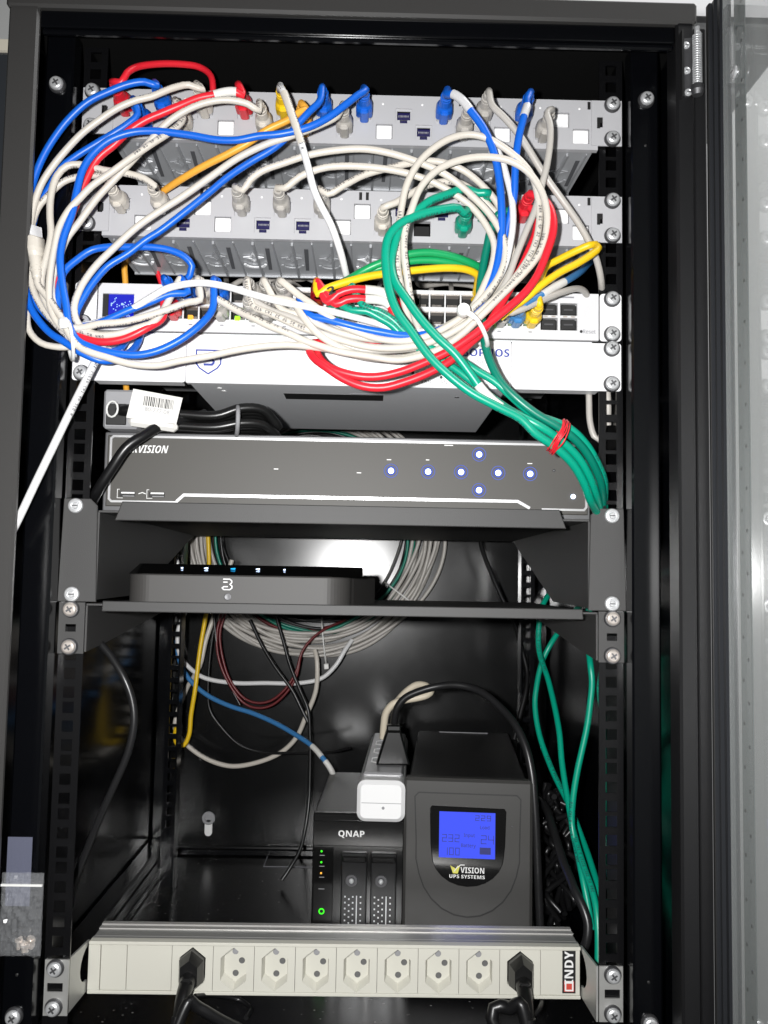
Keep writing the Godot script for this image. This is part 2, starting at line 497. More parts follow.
func make_shared() -> void:
	# cross-head machine screw with a cup washer
	for k in [["screw", "zinc"], ["screw_warm", "nickel_warm"]]:
		var a := Mb.new().lathe([Vector2(5.9, 3.0), Vector2(5.9, 4.6), Vector2(5.2, 5.9), Vector2(4.0, 6.5), Vector2(0.0, 6.6)], 22)
		var b := Mb.new().lathe([Vector2(7.3, 0), Vector2(7.3, 1.6), Vector2(6.5, 3.2), Vector2(5.9, 3.2)], 22)
		for q in [[0.6, 0.75], [0.6 + PI / 2, 0.7]]:
			b.xf = Transform3D(Basis(Vector3(0, 0, 1), q[0]), Vector3.ZERO)
			b.box(-3.0, 3.0, -q[1], q[1], 5.0, 6.68 if q[0] < 1 else 6.66)
		shared[k[0]] = two(a, M[k[1]], b, M.zinc_dark)
	# small hex-recess pan screw on the shelves
	var a := Mb.new().lathe([Vector2(6.4, 0), Vector2(6.4, 1.4), Vector2(5.6, 2.4), Vector2(4.2, 2.6), Vector2(3.4, 2.0), Vector2(2.2, 3.2), Vector2(0.0, 3.3)], 20)
	shared["screw_flat"] = two(a, M.zinc, Mb.new().box(-2.4, 2.4, -0.5, 0.5, 2.4, 3.42), M.zinc_dark)
	# modular jack: dark cavity with contacts and latch notch, seen in the port opening
	var j := Mb.new()
	j.box(-7.3, 7.3, -6.8, 6.8, -12.0, -8.0)
	j.box(-2.2, 2.2, -5.6, -3.4, -8.0, -3.4)
	var g := Mb.new()
	g.plate(-7.35, 7.35, -6.85, 6.85, -2.6, -1.6, [Rect2(-5.9, -3.2, 11.8, 8.2), Rect2(-3.3, -6.2, 6.6, 3.0)])
	for i in 8: g.box(-4.2 + i * 1.2 - 0.22, -4.2 + i * 1.2 + 0.22, 2.0, 3.4, -7.0, -5.6)
	shared["jack"] = two(j, M.jack_navy, g, M.panel_grey)
	j = Mb.new()
	j.box(-6.6, 6.6, -5.7, 5.7, -12.0, -10.0)
	j.box(-6.6, -5.9, -5.7, 5.7, -10, -0.8); j.box(5.9, 6.6, -5.7, 5.7, -10, -0.8)
	g = Mb.new()
	g.box(-5.9, 5.9, 4.9, 5.7, -10, -0.8)
	for i in 8: g.box(-3.9 + i * 1.1 - 0.2, -3.9 + i * 1.1 + 0.2, -4.6, -1.5, -9.0, -7.4)
	shared["switch_jack"] = two(j, M.hole_black, g, M.nickel_warm)
	shared["shutter"] = mesh_of(Mb.new().cbox(-7.0, 7.0, -6.2, 6.2, -4.0, -0.6, 0.8).box(-2.6, 2.6, -6.1, -5.2, -0.8, -0.3))
	# patch plug: clear nose, moulded boot with latch guard
	shared["plug_nose"] = mesh_of(Mb.new().cbox(-5.8, 5.8, -4.0, 4.0, -6.0, 9.0, 0.5).box(-1.6, 1.6, -5.6, -4.2, -4, 7))
	shared["boot"] = boot_mesh()
	shared["led"] = mesh_of(Mb.new().lathe([Vector2(1.3, -0.5), Vector2(1.3, 0.5), Vector2(0.8, 0.9), Vector2(0, 1.0)], 12))

func boot_mesh() -> ArrayMesh:
	var b := Mb.new()
	var sec := [[5.0, 6.7, 5.4, 2.2], [6.0, 7.2, 5.9, 2.4], [15.0, 7.2, 5.9, 2.6], [19.0, 6.4, 5.6, 3.0], [22.0, 5.4, 5.0, 4.2], [30.0, 4.6, 4.6, 4.5], [40.0, 3.9, 3.9, 3.85], [41.0, 3.3, 3.3, 3.2]]
	var rings := []
	for s in sec: rings.append(round_rect(-s[1], s[1], -s[2], s[2], s[3], 4))
	for k in sec.size() - 1:
		var p: PackedVector2Array = rings[k]; var q: PackedVector2Array = rings[k + 1]
		var m := p.size()
		var dz: float = sec[k + 1][0] - sec[k][0]
		for i in m:
			var i2 := (i + 1) % m
			var idx := []
			for e in [[p, i, sec[k][0]], [p, i2, sec[k][0]], [q, i2, sec[k + 1][0]], [q, i, sec[k + 1][0]]]:
				var w: Vector2 = e[0][e[1]]
				var dr := (p[e[1]].length() - q[e[1]].length()) / dz
				idx.append(b.pt(Vector3(w.x, w.y, e[2]), Vector3(w.x, w.y, 0).normalized() + Vector3(0, 0, dr)))
			b.ix.append_array([idx[0], idx[2], idx[1], idx[0], idx[3], idx[2]])
	b.face(rings[-1], 41.0)
	b.face(rings[0], 5.0, false)
	# latch guard bulge on the underside, with its oval opening, and moulded strain rings
	b.prism(round_rect(-3.9, 3.9, -9.0, -3.5, 2.4), 3.0, 20.0, 1.2)
	for z in [26.0, 30.0, 34.0]:
		b.xf = Transform3D(Basis.IDENTITY, Vector3(0, 0, z))
		b.lathe([Vector2(3.8, -1.0), Vector2(5.1, -0.6), Vector2(4.9, 0.8), Vector2(3.8, 1.1)], 14)
	return mesh_of(b)

# ------------------------------------------------------------------ cabinet
func rail_holes(xc: float, y_top: float, count: int) -> Array:
	var h := []
	var y := y_top
	for i in count:
		h.append(Rect2(xc - 4.75, y - 4.75, 9.5, 9.5))
		y -= 12.7 if i % 3 == 2 else 15.875
	return h

func build_cabinet() -> void:
	var t := thing("network_cabinet", "black steel network cabinet with its glass door standing open", "cabinet", Vector3(0, -830, 0))
	# shell
	part(Mb.new().box(-290, 290, -830, 74, -576, -570), "back_panel", M.black_back, t)
	part(Mb.new().box(-290, -286, -830, 74, -570, 30), "side_panel", M.black_gloss, t)
	part(Mb.new().box(286, 290, -830, 74, -570, 30), "side_panel", M.black_gloss, t)
	part(Mb.new().box(-286, 286, -830, -817, -570, 40), "floor_panel", M.floor_black, t)
	part(Mb.new().box(-286, 286, 66, 74, -570, 40), "roof_panel", M.roof_matte, t)
	for s in [-1, 1]:
		var b := Mb.new()
		b.cbox(minf(s * 262, s * 285), maxf(s * 262, s * 285), -816.5, -790, -560, -5, 2.0)
		b.cbox(minf(s * 250, s * 262), maxf(s * 250, s * 262), -816.5, -806, -560, -5, 1.5)
		part(b, "floor_side_beam", M.black_gloss, t)
		part(Mb.new().cbox(minf(s * 262, s * 285), maxf(s * 262, s * 285), -790, 66, -569, -548, 2.0), "rear_post", M.black_gloss, t)
	part(Mb.new().cbox(-262, 262, -816.5, -806, -569, -556, 2.0), "floor_rear_beam", M.black_gloss, t)
	# front frame: deep channel posts with an inner flange, satin outside
	for s in [-1, 1]:
		var b := Mb.new()
		b.cbox(minf(s * 244.5, s * 269), maxf(s * 244.5, s * 269), -816, 62, 2, 22, 1.6)
		part(b, "post_flange", M.black_gloss, t)
		b = Mb.new()
		if s < 0: b.prism(pv([-287, 30, -287, 58, -285, 60.5, -263.5, 60.5, -261.5, 58.5, -261.5, 55.5, -283, 55.5, -283, 30]), -64, 830)
		else: b.prism(pv([287, 30, 287, 58, 285, 60.5, 273.5, 60.5, 271.5, 58.5, 271.5, 36.5, 274.5, 36.5, 274.5, 55.5, 283, 55.5, 283, 30]), -64, 830)
		for i in b.v.size():   # the profile was drawn in plan: stand it up
			b.v[i] = Vector3(b.v[i].x, -b.v[i].z, b.v[i].y); b.n[i] = Vector3(b.n[i].x, -b.n[i].z, b.n[i].y)
		part(b, "front_post", M.grey_powder if s < 0 else M.black_scuffed, t)
	part(Mb.new().cbox(287.4, 298, -830, 56.5, 20, 57, 1.2), "hinge_post", M.black_scuffed, t)
	part(Mb.new().cbox(-289, 289, 57, 76, 20, 62, 2.2), "top_cover", M.grey_powder, t)
	var fb := Mb.new()
	fb.cbox(-261.4, 271.4, 42.5, 56.8, 50, 57, 0.8)
	fb.cbox(-261.4, 271.4, 38.5, 43.4, 48.5, 54, 1.4)
	part(fb, "top_fascia", M.black_gloss, t)
	# front mounting rails, square holes, three to a unit; rear rails behind
	for s in [-1, 1]:
		var b := Mb.new()
		b.plate(minf(s * 222, s * 243), maxf(s * 222, s * 243), -816, 60, -2.6, -0.6, rail_holes(s * 232.55, 60 - 9, 54))
		var r := part(b, "mounting_rail", M.rail_black, t)
		part(Mb.new().box(s * 240.5 - 1.5, s * 240.5 + 1.5, -816, 60, -40, -2.7), "rail_flange", M.rail_black, r)
		b = Mb.new()
		b.plate(minf(s * 222, s * 243), maxf(s * 222, s * 243), -816, 60, -424, -422, rail_holes(s * 232.55, 51, 54))
		b.box(s * 222 - 1, s * 222 + 1, -816, 60, -424, -400)
		part(b, "mounting_rail", M.black_gloss, t)
		for y in [11.0, -770.0]:
			inst(shared.screw, "screw", null, t, Vector3(s * 257.5, y, 22.0))
		inst(shared.led, "hole_plug", M.ink_black, t, Vector3(s * 257.0, -30, 22.0))
		inst(shared.led, "hole_plug", M.ink_black, t, Vector3(s * 257.0, -738, 22.0))
	# wall hanger in the back panel
	var k := part(Mb.new().prism(round_rect(-212, -201, -792, -768, 5.4), -570, -567.5, 0.5), "wall_hanger", M.ink_white, t)
	var kb := Mb.new()
	kb.xf = Transform3D(Basis.IDENTITY, Vector3(-206.5, -766, -569))
	kb.lathe([Vector2(9.6, 0), Vector2(9.6, 2.5), Vector2(8.6, 3.4), Vector2(5.5, 3.4), Vector2(5.2, 1.5), Vector2(0, 1.5)], 24)
	part(kb, "hanger_cap", M.velcro_grey, k)
	# outlined gland plate in the floor
	part(Mb.new().stroke([Vector2(-118, 560), Vector2(-40, 560), Vector2(-40, 512), Vector2(-118, 512)], 1.5, -0.3, 0.3, true), "gland_plate_outline", M.ink_grey, t).transform = Transform3D(Basis(Vector3(1, 0, 0), Vector3(0, 0, -1), Vector3(0, 1, 0)), Vector3(0, 13.6, 0) * MM) * Transform3D(Basis.IDENTITY, Vector3(0, -830, 0) * MM)
	build_door(t)

func build_door(t: Node3D) -> void:
	var X := 299.0
	var d := Node3D.new()
	d.name = "door"
	t.add_child(d)
	d.set_meta("label", "glass door opened at a right angle to the cabinet")
	var b := Mb.new()
	b.cbox(X - 3, X + 12, -830, 72, 61, 68, 1.2)
	b.cbox(X - 1.0, X + 12, -830, 72, 68.3, 76, 2.0)
	b.cbox(X + 0.5, X + 10, -830, 72, 76.3, 84, 1.5)
	part(b, "stile", M.door_alu, d)
	part(Mb.new().box(X - 3.6, X - 2.2, -828, 70, 64, 67), "seal_strip", M.ink_black, d)
	part(Mb.new().box(X + 2, X + 6, -826, 68, 84.5, 640), "glass_pane", M.door_glass, d)
	part(Mb.new().box(X + 6.3, X + 7.1, -826, 68, 97, 117), "edge_print", M.glass_edge_print, d)
	var db := Mb.new()
	for i in 56:
		db.xf = Transform3D(Basis(Vector3(0, 1, 0), -PI / 2), Vector3(X + 6.25, 60 - i * 16.0, 102.0 + (i % 2) * 9.0))
		db.lathe([Vector2(1.5, -0.2), Vector2(1.5, 0.4), Vector2(0, 0.5)], 8)
	part(db, "edge_dots", M.ink_black, d)
	part(Mb.new().cbox(X - 1, X + 14, -830, 72, 641, 668, 2.0), "stile", M.door_alu, d)
	for y in [-12.0, -790.0]:
		var o := inst(shared.screw_flat, "screw", null, d, Vector3(X + 2, y, 108), Vector3(0, -90, 0))
		o.scale = Vector3.ONE * 0.8
	# sprung hinge pins top and bottom
	for y in [24.0, -800.0]:
		var h := Node3D.new()
		h.name = "hinge"
		t.add_child(h, true)
		part(Mb.new().box(274.5, 276.0, y - 33, y + 25, 36, 66), "plate", M.ink_black, h)
		part(Mb.new().prism(pv([276.2, y - 31, 286, y - 26, 290, y + 22, 276.2, y + 20]), 58, 60.8), "leaf", M.zinc_dark, h)
		var coil := []
		for i in 150: coil.append(Vector3(287.0 + 3.4 * cos(i * 0.9), y - 22 + i * 0.29, 66 + 3.4 * sin(i * 0.9)))
		part(Mb.new().tube(coil, 0.9, 6, 8.0), "spring", M.zinc, h)
		part(Mb.new().tube([Vector3(287, y - 30, 66), Vector3(287, y, 66), Vector3(287, y + 27, 66)], 2.3, 12), "pin", M.zinc, h)
		var cap := Mb.new()
		cap.xf = Transform3D(Basis(Vector3(1, 0, 0), PI / 2), Vector3(287, y - 26, 66))
		cap.lathe([Vector2(0, -3), Vector2(5, -2.6), Vector2(5.6, 2), Vector2(4.0, 6), Vector2(0, 6.4)], 16)
		part(cap, "pin_cap", M.zinc_dark, h)
		for q in [[279.5, y + 14.0], [280.0, y - 8.0], [281.0, y - 27.0]]:
			var o := inst(shared.screw_flat, "screw", null, h, Vector3(q[0], q[1], 61.0))
			o.scale = Vector3.ONE * 0.5

# ------------------------------------------------------------------ patch panels
func port_x(k: int) -> float:
	return -202.6 + (k / 2) * 35.4 + (18.1 if k % 2 else 0.0)
func port_y(k: int) -> float:
	return -13.0 if k % 2 else 1.8

func build_patch_panel(label: String, yc: float, what: String) -> void:   # what: per port j jack, w white shutter, o open, p a plug is in it
	var t := thing("patch_bay", label, "patch panel", Vector3(0, yc - 28, 0), "grey patch panels at the top of the rack")
	var holes := []
	for k in 24: holes.append(Rect2(port_x(k) - 7.4, yc + port_y(k) - 6.9, 14.8, 13.8))
	var b := Mb.new()
	b.plate(-220, 220, yc - 25.5, yc + 20.5, -3.0, 2.4, holes)
	var f := part(b, "faceplate", M.panel_grey, t)
	for s in [-1, 1]:
		var e := Mb.new()
		var kh := [Rect2(s * 222 - 2.2 if s > 0 else -224.4, yc - 5, 4.4, 9.5)]
		e.plate(minf(s * 214, s * 241.3), maxf(s * 214, s * 241.3), yc - 22, yc + 20, 2.5, 3.7, kh)
		part(e, "ear", M.panel_grey, t)
		for y in [15.9, -15.9]: inst(shared.screw, "screw", null, t, Vector3(s * 232.55, yc + y, 3.7))
	# moulded cable tray behind and below the face
	var tr := Mb.new()
	var y0 := yc - 25.8
	tr.quad(Vector3(-216, y0, -3), Vector3(-210, y0 - 7, -72), Vector3(210, y0 - 7, -72), Vector3(216, y0, -3))
	tr.quad(Vector3(-216, y0 + 1.8, -3), Vector3(216, y0 + 1.8, -3), Vector3(210, y0 - 5, -72), Vector3(-210, y0 - 5, -72))
	tr.box(-210, 210, y0 - 9, y0 + 4, -74, -72.1)
	part(tr, "cable_tray", M.tray_grey, t)
	var ribs := Mb.new()
	for i in 25:
		var x := -211.0 + i * 17.6
		var a := Vector3(x, y0 - 0.2, -4); var c := Vector3(x * 0.972, y0 - 7.2, -71)
		ribs.xf = Transform3D(Basis((c - a).normalized(), Vector3(0, 1, 0).cross((c - a).normalized()), Vector3(0, 1, 0)), a)
		ribs.box(0, 67, -1.0 if i % 2 else -0.6, 1.0 if i % 2 else 0.6, -3.0 if i % 2 else -1.6, -0.1)
	part(ribs, "tray_rib", M.tray_grey, t)
	for i in 12:
		var x := -196.0 + i * 35.2
		var w := Mb.new()
		w.xf = Transform3D(Basis(Vector3(1, 0, 0), Vector3(0, 0.1, 0.99), Vector3(0, -0.99, 0.1)), Vector3(x, y0 - 3.6, -34))
		w.stroke([Vector2(-8, 2), Vector2(-2.5, 3.4), Vector2(0, 10), Vector2(2.5, 3.4), Vector2(8, 2), Vector2(2.5, -1), Vector2(0, -6), Vector2(-2.5, -1)], 1.5, 0.3, 1.3, true)
		var arc := []
		for q in 9: arc.append(Vector2(9.5 * cos(PI + PI * q / 8), -12 + 7.0 * sin(PI + PI * q / 8)))
		w.stroke(arc, 2.4, 0.3, 1.6)
		part(w, "tray_clip", M.tray_grey if i % 3 else M.sheet_grey, t)
		w = Mb.new()
		w.xf = Transform3D(Basis(Vector3(1, 0, 0), Vector3(0, 0.1, 0.99), Vector3(0, -0.99, 0.1)), Vector3(x + 13, y0 - 3.6, -34))
		w.prism(pv([-1.6, -24, 1.6, -24, 3.4, 20, -0.4, 20]), 0.35, 0.7)
		part(w, "tray_slot", M.tray_dark, t)
	# ports
	for k in 24:
		var at := Vector3(port_x(k), yc + port_y(k), 2.4)
		var c := what[k]
		if c == "w": inst(shared.shutter, "shutter", M.shutter_white, t, at)
		elif c == "o": part(Mb.new().box(at.x - 7, at.x + 7, at.y - 6.6, at.y + 6.6, -14, -9), "open_port", M.hole_black, t)
		else: inst(shared.jack, "jack", null, t, at)
		for s in [-1, 1]: inst(shared.led, "rivet", M.sheet_grey, t, at + Vector3(s * 8.6, -8.0 if k % 2 == 0 else 8.2, -0.5)).scale = Vector3(0.45, 0.45, 0.5)
	for i in 12:
		inst(shared.led, "indicator", M.shutter_white, t, Vector3(-186 + i * 35.4, yc + 12.5, 2.2)).scale = Vector3(0.8, 0.8, 0.6)
	for x in [-133.0, -128.0, 8.0, 14.0, 96.0, 102.0, 212.0]:
		part(Mb.new().box(x - 1.3, x + 1.3, yc + 12, yc + 19, 2.5, 2.9), "slot_mark", M.ink_black, t)
	part(Mb.new().box(-222.5, -219, yc - 4, yc + 3, 3.8, 4.0), "slot_mark", M.ink_black, t)
	part(Mb.new().prism(pv([219, yc + 4, 224, yc + 4, 224, yc - 1, 221.8, yc - 1, 221.8, yc - 6, 219, yc - 6]), 3.8, 4.1), "slot_mark", M.ink_black, t)

# ------------------------------------------------------------------ switch and firewall
func build_switch() -> void:
	var yc := -177.8
	var t := thing("network_switch", "light grey rack switch with blue status screen, plugged full of patch cables", "network switch", Vector3(0, yc - 22, 0))
	var holes := []
	var cols := []
	for g in 3:
		for i in 8: cols.append(-153.0 + g * 113.0 + i * 13.75 + (0.0 if g < 2 else -9.0))
	for x in cols:
		for y in [-166.5, -182.0]: holes.append(Rect2(x - 6.2, y - 5.8, 12.4, 11.6))
	for i in 2:
		for y in [-162.6 - 9.2, -162.6 - 22.6]: holes.append(Rect2(169.4 + i * 17.4, y - 5.6, 15.2, 11.2))
	holes.append(Rect2(-217, -187.5, 27.5, 21))
	part(Mb.new().plate(-221, 221, yc - 21.5, yc + 20.5, -3, 1.6, holes), "faceplate", M.switch_grey, t)
	part(Mb.new().box(-219, 219, yc - 20.5, yc + 19.5, -260, -14), "chassis", M.sheet_grey, t)
	part(Mb.new().box(-220, 220, yc + 18.0, yc + 20.0, -14, -3), "top_edge", M.switch_grey, t)
	for s in [-1, 1]:
		part(Mb.new().prism(round_rect(minf(s * 222, s * 241.3), maxf(s * 222, s * 241.3), yc - 22, yc + 20.8, 3.0), 0.2, 2.2, 0.4), "ear", M.white_paint, t)
		for y in [15.9, -15.9]: inst(shared.screw, "screw", null, t, Vector3(s * 232.55, yc + y, 2.2))
	for x in cols:
		for y in [-166.5, -182.0]: inst(shared.switch_jack, "port", null, t, Vector3(x, y, 1.6))
	for i in 2:
		for y in [-171.8, -185.2]:
			var c := part(Mb.new().cbox(170.2 + i * 17.4, 183.8 + i * 17.4, y - 4.8, y + 4.8, -10, -0.4, 0.8), "fibre_cage_flap", M.ink_black, t)
			part(Mb.new().box(173.0 + i * 17.4, 181.0 + i * 17.4, y - 0.6, y + 0.6, -0.5, 0.3), "flap_rib", M.zinc_dark, c)
		for k in 2: part(Mb.new().box(172.0 + i * 17.4 + k * 7, 175.6 + i * 17.4 + k * 7, -179.2, -177.8, 1.6, 1.9), "mark", M.nickel_warm, t)
	part(Mb.new().box(181, 199, -161.5, -160.2, 1.6, 1.8), "mark", M.ink_grey, t)
	inst(shared.led, "reset_hole", M.ink_black, t, Vector3(205.5, -191.5, 1.4))
	text(t, "Reset", 3.4, Vector3(212.5, -191.5, 1.7), M.ink_grey, Vector3.ZERO, false)
	# blue status screen with its pixel map
	var s := part(Mb.new().box(-212, -190, -187, -167, -2.5, 0.4), "status_screen", M.lcd_violet, t)
	part(Mb.new().box(-217, -212.2, -187, -167, -2.5, 0.8), "screen_bezel", M.ink_black, s)
	var r := RandomNumberGenerator.new()
	r.seed = 5
	var px := Mb.new()
	for i in 70:
		var x := -211.0 + r.randi() % 20; var y := -186.5 + r.randi() % 19
		if sin(x * 0.6) + cos(y * 0.5) > -0.2: px.box(x, x + 0.9, y, y + 0.9, 0.4, 0.6)
	part(px, "screen_pixels", M.lcd_white, s)
	for i in cols.size():
		if i in [1, 2, 4, 5, 7, 9, 21, 22, 23]:
			var o := part(Mb.new().box(cols[i] - 2.4, cols[i] + 1.6, -188.5, -184.5, -2, 2.4), "port_led", M.led_lime if i > 3 else M.led_amber, t)
		if i % 2: part(Mb.new().box(cols[i] - 1.5, cols[i] + 1.5, -193.4, -192.4, 1.6, 1.8), "mark", M.ink_grey, t)
	# the few lit port lamps

func build_firewall() -> void:
	var yc := -222.25
	var t := thing("firewall_appliance", "white rack firewall with blue shield emblem under the switch", "firewall", Vector3(0, yc - 24, 0))
	part(Mb.new().cbox(-142.0, 143.6, yc - 22.3, yc + 20.8, -6, 2.0, 0.8), "faceplate", M.white_paint, t)
	var b := Mb.new()
	b.cbox(-140, 141, yc - 21.8, yc + 20, -235, -6.2, 1.0)
	var c := part(b, "chassis", M.sheet_grey, t)
	part(Mb.new().box(-60, 32, yc - 22.0, yc - 21.8, -64, -38), "rating_label", M.ink_black, c)
	part(Mb.new().box(2, 32, yc - 22.0, yc - 21.8, -36, -34), "rating_label", M.ink_grey, c)
	for q in [[-116, -22], [-114, -34], [116, -30], [100, -40]]:
		var k := Mb.new()
		k.xf = Transform3D(Basis(Vector3(1, 0, 0), PI / 2), Vector3(q[0], yc - 21.9, q[1]))
		k.lathe([Vector2(2.2, -0.2), Vector2(2.2, 0.3), Vector2(0, 0.4)], 10)
		part(k, "chassis_screw", M.ink_white if q[0] < 0 else M.zinc_dark, c)
	for s in [-1, 1]:
		var e := Mb.new()
		e.prism(round_rect(minf(s * (142.4 if s < 0 else 144.0), s * 241.3), maxf(s * (142.4 if s < 0 else 144.0), s * 241.3), yc - 22, yc + 20.8, 2.5), -1.0, 1.2, 0.4)
		var w := part(e, "rack_bracket", M.white_paint, t)
		part(Mb.new().box(minf(s * 146, s * 222), maxf(s * 146, s * 222), yc - 21.6, yc - 20.2, -16, -1.1), "bracket_fold", M.white_paint, w)
		for y in [15.9, -15.9]: inst(shared.screw, "screw", null, t, Vector3(s * 232.55, yc + y, 1.2))
	# shield emblem with its S
	var sh := Mb.new()
	sh.stroke([Vector2(-133, -215.6), Vector2(-111.6, -215.6), Vector2(-111.6, -227.5), Vector2(-114.6, -231.5), Vector2(-122.3, -236.6), Vector2(-130, -231.5), Vector2(-133, -227.5)], 1.3, 2.0, 2.3, true)
	sh.stroke([Vector2(-117, -219.6), Vector2(-125.6, -219.6), Vector2(-127, -221), Vector2(-127, -222.6), Vector2(-125.6, -224), Vector2(-119.2, -224), Vector2(-117.8, -225.4), Vector2(-117.8, -227), Vector2(-119.2, -228.4), Vector2(-126.5, -228.4)], 2.0, 2.0, 2.3)
	part(sh, "shield_emblem", M.ink_blue, t)
	text(t, "SOPHOS", 9.6, Vector3(121.5, -212.6, 2.1), M.ink_blue, Vector3.ZERO, true, 1.12)
	text(t, "SG", 4.6, Vector3(116, -220.2, 2.1), M.velcro_grey, Vector3.ZERO, false)
	for q in [[57, -231.6], [82, -235.4], [92, -231.8]]: inst(shared.led, "indicator", M.ink_black, t, Vector3(q[0], q[1], 1.8))
	for q in [[69, -239.6], [83, -239.6]]: text(t, "LAN", 2.4, Vector3(q[0], q[1], 2.1), M.velcro_grey, Vector3.ZERO, false)

# ------------------------------------------------------------------ recorder, shelves, streamer
func build_shelf(label: String, y_top: float, units: int, xi: float, depth: float, plate_y: float, lip: Array, screws: String) -> void:
	var yb := y_top - units * 44.45
	var t := thing("rack_shelf", label, "shelf", Vector3(0, yb, 0))
	part(Mb.new().box(-xi, xi, plate_y - 1.6, plate_y, -depth, -2.0), "plate", M.shelf_powder, t)
	var l := Mb.new()
	var k: float = lip[4]
	l.prism(pv([lip[0], lip[2], lip[1], lip[2], lip[1] - k, lip[3], lip[0] + k, lip[3]]), -1.9, 1.2, 0.7)
	part(l, "front_lip", M.shelf_powder, t)
	for s in [-1, 1]:
		var e := Mb.new()
		if units == 2:
			var p := pv([s * xi, y_top - 6, s * (xi + 6), y_top, s * 243, y_top, s * 245, yb, s * (xi - 2), yb])
			e.prism(p, 0.3, 2.0, 0.5)
		else:
			e.plate(minf(s * xi, s * 243), maxf(s * xi, s * 243), yb + 0.5, y_top - 0.5, 0.3, 2.0, [Rect2(s * 232.55 - 4.5, (y_top + yb) / 2 - 3.2, 9, 6.4)])
		part(e, "ear", M.shelf_powder, t)
		var g := Mb.new()
		g.xf = Transform3D(Basis(Vector3(0, 0, -1), Vector3(0, 1, 0), Vector3(1, 0, 0)), Vector3(s * (xi - 0.9), 0, 0))
		if units == 2: g.prism(pv([0.4, plate_y - 1.8, depth * 0.98, plate_y - 1.8, depth * 0.94, plate_y - 5, 150, yb + 4, 0.4, yb + 2]), -0.8, 0.8)
		else: g.prism(pv([0.4, plate_y - 1.8, depth * 0.98, plate_y - 1.8, depth * 0.98, plate_y - 14, 60, yb + 6, 0.4, yb + 2]), -0.8, 0.8)
		part(g, "gusset", M.shelf_powder, t)
		if units == 2:
			for y in [y_top - 6.35, yb + 6.35]: inst(shared[screws], "screw", null, t, Vector3(s * 232.55, y, 2.0))
		else:
			for y in [(y_top + yb) / 2 + 15.9, (y_top + yb) / 2 - 15.9]: inst(shared[screws], "screw", null, t, Vector3(s * 232.55, y, 2.0))

